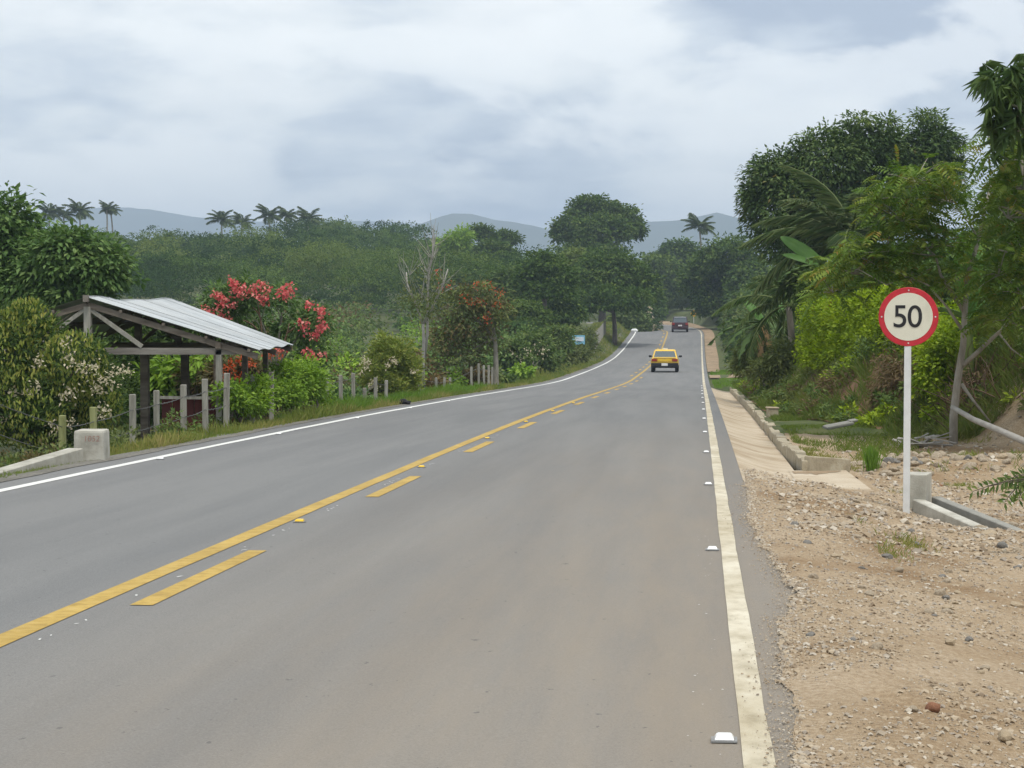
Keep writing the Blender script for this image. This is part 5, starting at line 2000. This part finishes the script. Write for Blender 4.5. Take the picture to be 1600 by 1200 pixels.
# foreground twig with leaves entering from the right
D = 17.0
b, c = Buf(), Buf()
rootp = at(1680, 790, D)
t = empty('leafy_twig', Vector((rootp.x, rootp.y, float(gz(rootp.x, D)))), 'small leafy twig hanging into view over the stony ground', 'plant')
add_tube(b, [Vector((rootp.x, rootp.y, float(gz(rootp.x, D)) - .1)), at(1660, 760, D), at(1620, 748, D)], [.02, .014, .01], 5)
rng = np.random.default_rng(6)
for (x0, y0, x1, y1, x2, y2) in ((1625, 748, 1580, 745, 1520, 768), (1620, 748, 1590, 752, 1570, 785), (1620, 750, 1600, 755, 1592, 780), (1625, 745, 1600, 735, 1570, 752), (1640, 750, 1600, 748, 1545, 760)):
    pts_ = bez(at(x0, y0, D), at(x1, y1, D), at(x2, y2, D), 14)
    add_tube(b, pts_, [.008 - .0004 * i for i in range(15)], 4, cap=False)
    P = np.array([tuple(p) for p in pts_[2:]])
    tn = nrm(np.gradient(P, axis=0))
    for s in (-1, 1):
        sd = nrm(np.cross(tn, [0, 1, 0]))
        add_leaves(c, P, tn * .6 + sd * s + rng.normal(0, .2, P.shape), np.array([0, -1, .4]) + rng.normal(0, .3, P.shape), .075, .022, rng.uniform(0, 1, len(P)))
b.build('stem', M['bark'], t)
c.build('leaves', LM['mid'], t)

# ---- undergrowth on the left field (uncountable)
c = Buf()
rng = np.random.default_rng(23)
N_ = 0
for k in range(520):
    Y = 52 + 150 * rng.random() ** 1.3
    x = rng.uniform(-80, 900)
    p = at(x, 500, Y)
    xr = p.x - float(cx(Y))
    if xr > -8.6:
        continue
    g0 = float(gz(p.x, Y))
    h = rng.uniform(.7, 2.4) * (.8 + .5 * (Y > 100))
    if xr > -10.5:
        h *= .5
    # keep the meadow strip open
    if 560 < x < 660 and 120 < Y < 190:
        continue
    r_ = h * rng.uniform(.55, .9)
    mi = int(rng.choice([0, 0, 0, 1, 1, 2, 2, 3]))
    lf = .10 + Y * .0013
    crown(c, rng, [((p.x, Y, g0 + h * .5), (r_, r_, h * .6))], 30 if Y < 100 else 20, 16, h * .22, lf, lf * .55, mat=mi, zmin=-.3, rnd0=rng.uniform(-.2, .25), outw=.9, upness=.5, jit=.35)
c.build('undergrowth', [LM['mid'], LM['palmate'], LM['rusty'], LM['bright']])['kind'] = 'stuff'

# nearer low plants around the fence and shed
c = Buf()
for k in range(260):
    Y = rng.uniform(24, 52)
    X = rng.uniform(-12.5, -7.9)
    if X > -8.3 and Y < 30:
        continue
    g0 = float(gz(X, Y))
    h = rng.uniform(.15, .5)
    crown(c, rng, [((X, Y, g0 + h * .45), (h * .6, h * .6, h * .6))], 9, 14, h * .25, .085, .032, mat=int(rng.choice([0, 0, 1, 2])), zmin=-.2, droop=-.1)
c.build('weeds', [LM['mid'], LM['olive'], LM['rusty']])['kind'] = 'stuff'

# ---- forest on the hillside
c = Buf()
rng = np.random.default_rng(31)
for k in range(900):
    Y = 205 + 195 * (k + rng.random()) / 900
    if k % 7 > 4:
        continue
    x = rng.uniform(-90, 880)
    p = at(x, 450, Y)
    g0 = float(gz(p.x, Y))
    xr = p.x - float(cx(Y))
    if xr > -16:
        continue
    big = rng.random()
    h = rng.uniform(1.6, 3.0) if big < .5 else rng.uniform(3.8, 6.6)
    if x > 470 and big > .5:
        h *= 1.25
    if x < 470 and Y > 330:
        h *= .7
    if x > 640 and Y > 330:
        h *= .6
    r_ = h * rng.uniform(.42, .62)
    bb_l = [((p.x, Y, g0 + h * .66), (r_, r_, h * .36))]
    if big > .5:
        bb_l += [((p.x + rng.normal(0, .6) * r_, Y - .3, g0 + h * rng.uniform(.45, .85)), (r_ * .6, r_ * .6, h * .24)) for _ in range(3)]
    lf = .27 * Y / 300
    crown(c, rng, bb_l, int(12 + 14 * r_), 15, .55, lf, lf * .85, rnd0=rng.choice([-.45, -.35, -.2, -.05, .15]), spread=.5, mat=int(rng.choice([0, 0, 0, 0, 0, 1])), zmin=-.2, shell=(.86, 1), jit=.25, outw=1.2, upness=.25, flat=.45, droop=.1)
for k in range(60):
    Y = rng.uniform(215, 345)
    x = rng.uniform(-80, 860)
    p = at(x, 450, Y)
    if p.x - float(cx(Y)) > -18:
        continue
    g0 = float(gz(p.x, Y))
    h = rng.uniform(5, 8.5) * (.75 if x < 450 and Y > 300 else 1)
    r_ = h * rng.uniform(.42, .6)
    bb_l = [((p.x, Y, g0 + h * .68), (r_, r_, h * .30))] + [((p.x + rng.normal(0, .6) * r_, Y - rng.uniform(0, .5) * r_, g0 + h * rng.uniform(.55, .85)), (r_ * .55, r_ * .55, h * .2)) for _ in range(4)]
    crown(c, rng, bb_l, int(60 + 16 * r_), 20, .7, .27 * Y / 300, .23 * Y / 300, rnd0=rng.choice([-.45, -.4, -.25, .0, .3]), spread=.4, mat=int(rng.choice([0, 0, 0, 1])), zmin=-.3, shell=(.85, 1), jit=.25, outw=1.2, upness=.25, flat=.45, droop=.1)
c.build('forest', [LM['forest'], LM['forest_light']])['kind'] = 'stuff'
# low forest beyond the bend and right of the road
c = Buf()
for k in range(420):
    Y = rng.uniform(240, 420)
    x = rng.uniform(860, 1750)
    p = at(x, 450, Y)
    xr = p.x - float(cx(Y))
    if -9 < xr < 8 and Y < 335:
        continue
    if xr <= -9 and xr > -12:
        continue
    if Y < 350 and 1020 < x < 1100:
        continue
    g0 = float(gz(p.x, Y))
    h = rng.uniform(3, 6.5)
    r_ = h * rng.uniform(.5, .75)
    lf = .45 * Y / 300
    crown(c, rng, [((p.x, Y, g0 + h * .55), (r_, r_, h * .5))], 24, 13, h * .2, lf, lf * .8, rnd0=rng.uniform(-.3, .3), mat=int(rng.choice([0, 0, 1])), zmin=-.5, shell=(.78, 1), jit=.3, outw=1.0, upness=.4)
c.build('forest', [LM['forest'], LM['forest_light']])['kind'] = 'stuff'
# trees and scrub along the right verge
c = Buf()
for k in range(420):
    Y = rng.uniform(64, 262)
    X = 2.0 + .003 * Y + 14 * rng.random() ** 1.5
    if 104 < Y < 118 and X < 10:
        continue
    g0 = float(gz(X, Y))
    h = rng.uniform(.4, 1.1) + (1.6 if X > 5 else 0) + (.8 if Y > 150 and X > 3.2 else 0)
    r_ = h * .7
    lf = .10 + Y * .0012
    crown(c, rng, [((X + float(cx(Y)), Y, g0 + h * .5), (r_, r_, h * .6))], 26, 16, h * .22, lf, lf * .42, mat=int(rng.choice([0, 0, 1, 2])), zmin=-.3)
c.build('scrub', [LM['forest'], LM['shrub_dark'], LM['olive']])['kind'] = 'stuff'


# ---- grasses
def grass(name, n, sampler, hmin, hmax, mats, seed, wk=.06, lean=.35):
    rng = np.random.default_rng(seed)
    X, Y = sampler(rng, n)
    ok = np.isfinite(X)
    X, Y = X[ok], Y[ok]
    n = len(X)
    Z = np.where((X > 1.3) & (X < 7.3) & (Y < 33.5) & (Y > 4), np.maximum(gz(X, Y), gravel_z(X, Y)), gz(X, Y)) - .02
    patch = fbm(X * .6, Y * .35, seed)
    h = (hmin + (hmax - hmin) * np.clip(patch * 1.6 - .3, 0, 1)) * rng.uniform(.55, 1.25, n)
    h = h * np.where((X < -7) & (Y < 27.5), .4, 1.0)
    wdt = np.maximum(h * wk, Y * .00022) * rng.uniform(.7, 1.3, n)
    ax = np.stack([rng.normal(0, lean, n), rng.normal(0, lean, n), np.ones(n)], 1)
    up = np.stack([rng.normal(0, 1, n), -np.ones(n), rng.normal(0, .2, n)], 1)
    b = Buf()
    rr = np.clip(.35 * rng.uniform(0, 1, n) + .75 * fbm(X * .45 + 4, Y * .25, seed + 5) * 1.1 - .05, 0, 1)
    add_leaves(b, np.stack([X, Y, Z], 1), ax, up, h, wdt, rr, 0, .05, .15)
    o = b.build(name, mats)
    o['kind'] = 'stuff'
    return o


def left_verge(rng, n):
    Y = 19 + (225 - 19) * rng.random(n) ** 1.9
    w = rng.random(n)
    X = -7.12 - .15 * rng.random(n) - w ** 1.3 * (1.6 + Y * .01)
    return X + cx(Y), Y


grass('verge_grass', 60000, left_verge, .08, .36, LM['grass'], 41)


def lush_patch(rng, n):
    Y = rng.uniform(42, 75, n)
    X = -7.5 - rng.random(n) ** 1.4 * 1.5
    return X, Y


grass('tall_grass', 13000, lush_patch, .22, .55, LM['lush'], 43, .04)


def right_bank(rng, n):
    Y = 33 + 62 * rng.random(n) ** 1.5
    X = bank_base(Y) - .12 + rng.random(n) * (2.6 + .02 * Y)
    X = np.maximum(X, 1.42)
    keep = fbm(X * .9, Y * .5, 61) > .36
    return np.where(keep, X, np.nan), Y


grass('bank_grass', 62000, right_bank, .12, .46, LM['bank_grass'], 47, .04, .55)
sheet('earth_bank', np.arange(31.2, 70, .3), np.linspace(0, 1, 14), lambda U, V: (lambda X: (X, U, gz(X, U) + .015 + .05 * (fbm(X * 3, U * 2, 91) - .4)))(np.maximum(bank_base(U) - .15, 1.36) + V * 2.6), M['red_earth'], kind='structure')


def layby_grass(rng, n):
    Y = rng.uniform(27.2, 44, n)
    bb = bank_base(Y) + .3
    X = 1.42 + rng.random(n) ** 1.6 * np.maximum(bb - 1.42, .3)
    keep = fbm(X * 1.1 + 7, Y * .6, 62) > .45
    return np.where(keep, X, np.nan), Y


grass('layby_grass', 20000, layby_grass, .05, .2, LM['grass'], 49, .06, .5)


def right_verge_far(rng, n):
    Y = rng.uniform(78, 128, n)
    X = .62 + rng.random(n) * 3.2 + .5 * (Y < 84)
    ok = ~((Y > 106.5) & (Y < 116))
    return np.where(ok, X, np.nan), Y


grass('verge_grass', 15000, right_verge_far, .05, .16, LM['lush'], 53, .08)


def tufts(rng, n):
    # scattered small tufts in the stony ground
    cs = [(.75, 19.0), (.9, 20.2), (1.2, 18.2), (1.35, 15.4), (1.62, 16.6), (1.0, 21), (2.35, 24), (3.1, 25.5), (2.6, 28.4), (3.6, 28.9), (1.7, 27.5), (2.0, 28.5), (1.8, 29.5), (2.3, 30), (1.55, 28.2), (1.6, 30.5), (2.2, 31.5), (2.9, 30.8), (4.3, 26.8), (4.6, 28.5)]
    i = rng.integers(0, len(cs), n)
    c_ = np.array(cs)[i]
    return c_[:, 0] + rng.normal(0, .09, n), c_[:, 1] + rng.normal(0, .22, n)


o = grass('tuft_grass', 4200, tufts, .04, .13, LM['grass'], 57, .06, .45)


def tuft1(rng, n):
    p = at(1362, 722, 27.6)
    return p.x + rng.normal(0, .035, n), 27.6 + rng.normal(0, .05, n)


grass('tall_tuft', 260, tuft1, .28, .42, LM['lush'], 58, .04, .14)

# ---- pebbles (uncountable) and stones
def pebbles(name, n, fx, smin, smax, seed, parent):
    rng = np.random.default_rng(seed)
    X, Y = fx(rng, n)
    n = len(X)
    Z = gravel_z(X, Y)
    s = smin * (smax / smin) ** (rng.random(n) ** 2.2)
    tv = nrm(np.array([[1, 0, -.35], [-.35, .9, -.35], [-.5, -.8, -.35], [.62, .55, .55], [-.85, .1, .5], [.3, -.8, .6], [0.05, 0.05, 1.0]]))
    tf = np.array([[0, 3, 5], [0, 1, 3], [1, 4, 3], [1, 2, 4], [2, 5, 4], [2, 0, 5], [3, 6, 5], [3, 4, 6], [4, 5, 6]])
    a = rng.uniform(0, 2 * np.pi, n)
    sc = np.stack([rng.uniform(.75, 1.35, n), rng.uniform(.7, 1.2, n), rng.uniform(.4, .85, n)], 1) * s[:, None]
    v = tv[None] * (1 + rng.uniform(-.22, .22, (n, 7, 1))) * sc[:, None]
    x = v[..., 0] * np.cos(a)[:, None] - v[..., 1] * np.sin(a)[:, None]
    y = v[..., 0] * np.sin(a)[:, None] + v[..., 1] * np.cos(a)[:, None]
    v = np.stack([x + X[:, None], y + Y[:, None], v[..., 2] + Z[:, None] + .1 * s[:, None]], -1)
    f = tf[None] + (np.arange(n) * 7)[:, None, None]
    b = Buf()
    b.add(v.reshape(-1, 3), f.reshape(-1, 3), np.repeat(rng.random(n), 7), 0, False)
    o = b.build(name, M['pebble'], parent)
    o['kind'] = 'stuff'


def area_near(rng, n):
    Y = 4.5 + 19 * rng.random(n) ** 1.25
    E = gravel_edge(Y)
    X = E + .01 + (rng.random(n) ** 1.1) * (Y * .17)
    X = np.where(rng.random(n) < .16, E + np.abs(rng.normal(0, .05, n)) - .02, X)
    ok = (fbm(X * 1.5 + 3, Y * .9, 66) + .25 * rng.random(n)) > .55
    return X[ok], Y[ok]


pebbles('pebbles', 42000, area_near, .0035, .019, 71, gravel_lot)


def area_spill(rng, n):
    Y = 4.5 + 17 * rng.random(n) ** 1.2
    return gravel_edge(Y) + .03 - np.abs(rng.normal(0, .075, n)), Y


pebbles('spilled_grit', 9000, area_spill, .002, .008, 73, gravel_lot)


def area_far(rng, n):
    Y = rng.uniform(16, 33, n)
    X = np.where(Y < 22.5, .7, 2.0) + rng.random(n) * (Y * .17)
    return X, Y


pebbles('pebbles', 9500, area_far, .010, .046, 72, gravel_lot)

STONES = []
for k in range(9):
    bm = bmesh.new()
    bmesh.ops.create_icosphere(bm, subdivisions=2, radius=1)
    for v in bm.verts:
        n_ = .72 + .55 * float(fbm(v.co.x * 1.3 + k * 3.1, v.co.y * 1.3 + v.co.z * 1.9 + k, 80 + k, 3))
        v.co *= n_
    for a in range(4):
        nn = Vector((random.Random(k * 7 + a).gauss(0, 1), random.Random(k * 9 + a).gauss(0, 1), random.Random(k * 5 + a).gauss(0, .7))).normalized()
        for v in bm.verts:
            dd = v.co.dot(nn)
            if dd > .72:
                v.co -= nn * (dd - .72)
    me = bpy.data.meshes.new('stone')
    bm.to_mesh(me)
    bm.free()
    for p in me.polygons:
        p.use_smooth = k % 3 == 0
    me.materials.append(M[['stone', 'stone', 'tan_stone', 'grey_stone', 'stone', 'tan_stone', 'red_stone', 'stone', 'grey_stone'][k]])
    STONES.append(me)


def stone(X, Y, s, i, parent, rg, sink=.35, flat=None):
    o = bpy.data.objects.new('stone', STONES[i % 9])
    link(o)
    o.parent = parent
    fz = flat or rg.uniform(.45, .8)
    o.location = (X, Y, float(gravel_z(np.float64(X), np.float64(Y))) + s * fz * (1 - 2 * sink) * .6)
    o.rotation_euler = (rg.gauss(0, .2), rg.gauss(0, .2), rg.uniform(0, 6.28))
    o.scale = (s * rg.uniform(.85, 1.3), s * rg.uniform(.8, 1.1), s * fz)
    return o


rg = random.Random(12)
for k in range(110):          # scattered over the lay-by
    Y = 6.2 + 15 * rg.random() ** .9
    X = float(gravel_edge(Y)) + .12 + rg.random() ** .8 * (Y * .165)
    stone(X, Y, rg.uniform(.016, .036) * (1.25 if Y > 12 else 1), rg.choice([0, 1, 2, 3, 4, 5, 7, 8, 0, 1, 2]), gravel_lot, rg)
for k in range(150):          # the stony ridge
    X = rg.uniform(2.0, 5.6)
    Y = 28.0 + .05 * X + rg.gauss(0, .75)
    stone(X, Y, rg.uniform(.035, .11), rg.choice([0, 1, 2, 4, 5, 7, 0, 1, 8]), gravel_lot, rg)
for k in range(36):
    X = rg.uniform(2.4, 4.2)
    Y = rg.uniform(18, 26)
    stone(X, Y, rg.uniform(.03, .075), rg.choice([0, 1, 2, 4, 5, 7, 6]), gravel_lot, rg)


def rock(x, y, Y, wpx, i, label, flat=.8):
    p = at(x, y, Y)
    me = STONES[i].copy()
    o = link(bpy.data.objects.new('rock', me))
    s = wpx / 2 * Y / F_PX
    o.scale = (s * 1.1, s, s * flat)
    o.location = (p.x, Y, float(gravel_z(np.float64(p.x), np.float64(Y))) + s * flat * .55)
    o.rotation_euler = (.2, .1, x * .7)
    tag(o, label, 'rock')


rock(1458, 1068, 8.25, 25, 6, 'reddish brown broken rock on the gravel near the picture corner')
rock(1570, 1085, 7.9, 22, 5, 'smooth round tan rock by the right picture edge', .95)
rock(1566, 796, 17.5, 17, 3, 'dark grey rock beside the headwall wing')
rock(1485, 973, 10.6, 17, 2, 'tan lump of rock in the middle of the gravel')
rock(1515, 965, 10.9, 14, 8, 'small grey-brown rock right of the tan lump')
rock(1405, 862, 14.3, 15, 0, 'squarish brown rock below the small grass tuft', .75)
rock(1427, 1075, 8.2, 15, 7, 'yellow-brown lump left of the reddish rock')

# bleached rubbish heap under the bank
o0 = at(1440, 700, 32.2)
hz_ = float(gravel_z(np.float64(o0.x), np.float64(32.2)))
t = empty('rubbish_heap', (o0.x, 32.2, hz_), 'heap of bleached dry palm leaves and scraps under the bank behind the sign post', 'heap')
rg = random.Random(2)
for k in range(16):
    p = at(1398 + 80 * rg.random(), 700, 32.2 + rg.gauss(0, .2))
    z_ = float(gravel_z(np.float64(p.x), np.float64(p.y)))
    ln = rg.uniform(.2, .5)
    a = rg.gauss(0, .5)
    box_obj('scrap', (p.x, p.y, z_ + .03 + .1 * rg.random()), (ln, rg.uniform(.05, .1), .015), M['dead_wood'], t, Euler((rg.gauss(0, .3), rg.gauss(0, .22), a)).to_matrix())
t = empty('cement_sack', (at(1310, 660, 35).x, 35, float(gravel_z(np.float64(at(1310, 660, 35).x), np.float64(35.)))), 'pale flattened sack lying at the foot of the grassy bank', 'sack')
p = t.location
o = box_obj('sack_body', (p.x, 35, p.z + .07), (.5, .22, .06), M['grey_cement'], t, Euler((.1, -.16, .35)).to_matrix(), .04)
box_obj('sack_neck', (p.x + .24, 35.08, p.z + .14), (.14, .15, .04), M['grey_cement'], t, Euler((.1, -.16, .35)).to_matrix(), .02)

# ---- haze: moist tropical air in a closed box around everything
b = Buf()
add_box(b, (0, 2150, 95), (6400, 5400, 216))
m, N, L, o_ = newmat('air')
v = N.new('ShaderNodeVolumePrincipled')
v.inputs['Color'].default_value = (.66, .81, 1.0, 1)
v.inputs['Density'].default_value = .00036
v.inputs['Anisotropy'].default_value = 0.0
L.new(v.outputs[0], o_.inputs['Volume'])
hz = b.build('haze', m)
hz['kind'] = 'stuff'
lo = min(float(gz(np.linspace(-2600, 2600, 200), np.full(200, y_)).min()) for y_ in (-400, 0, 100, 165, 300, 1000, 4800))
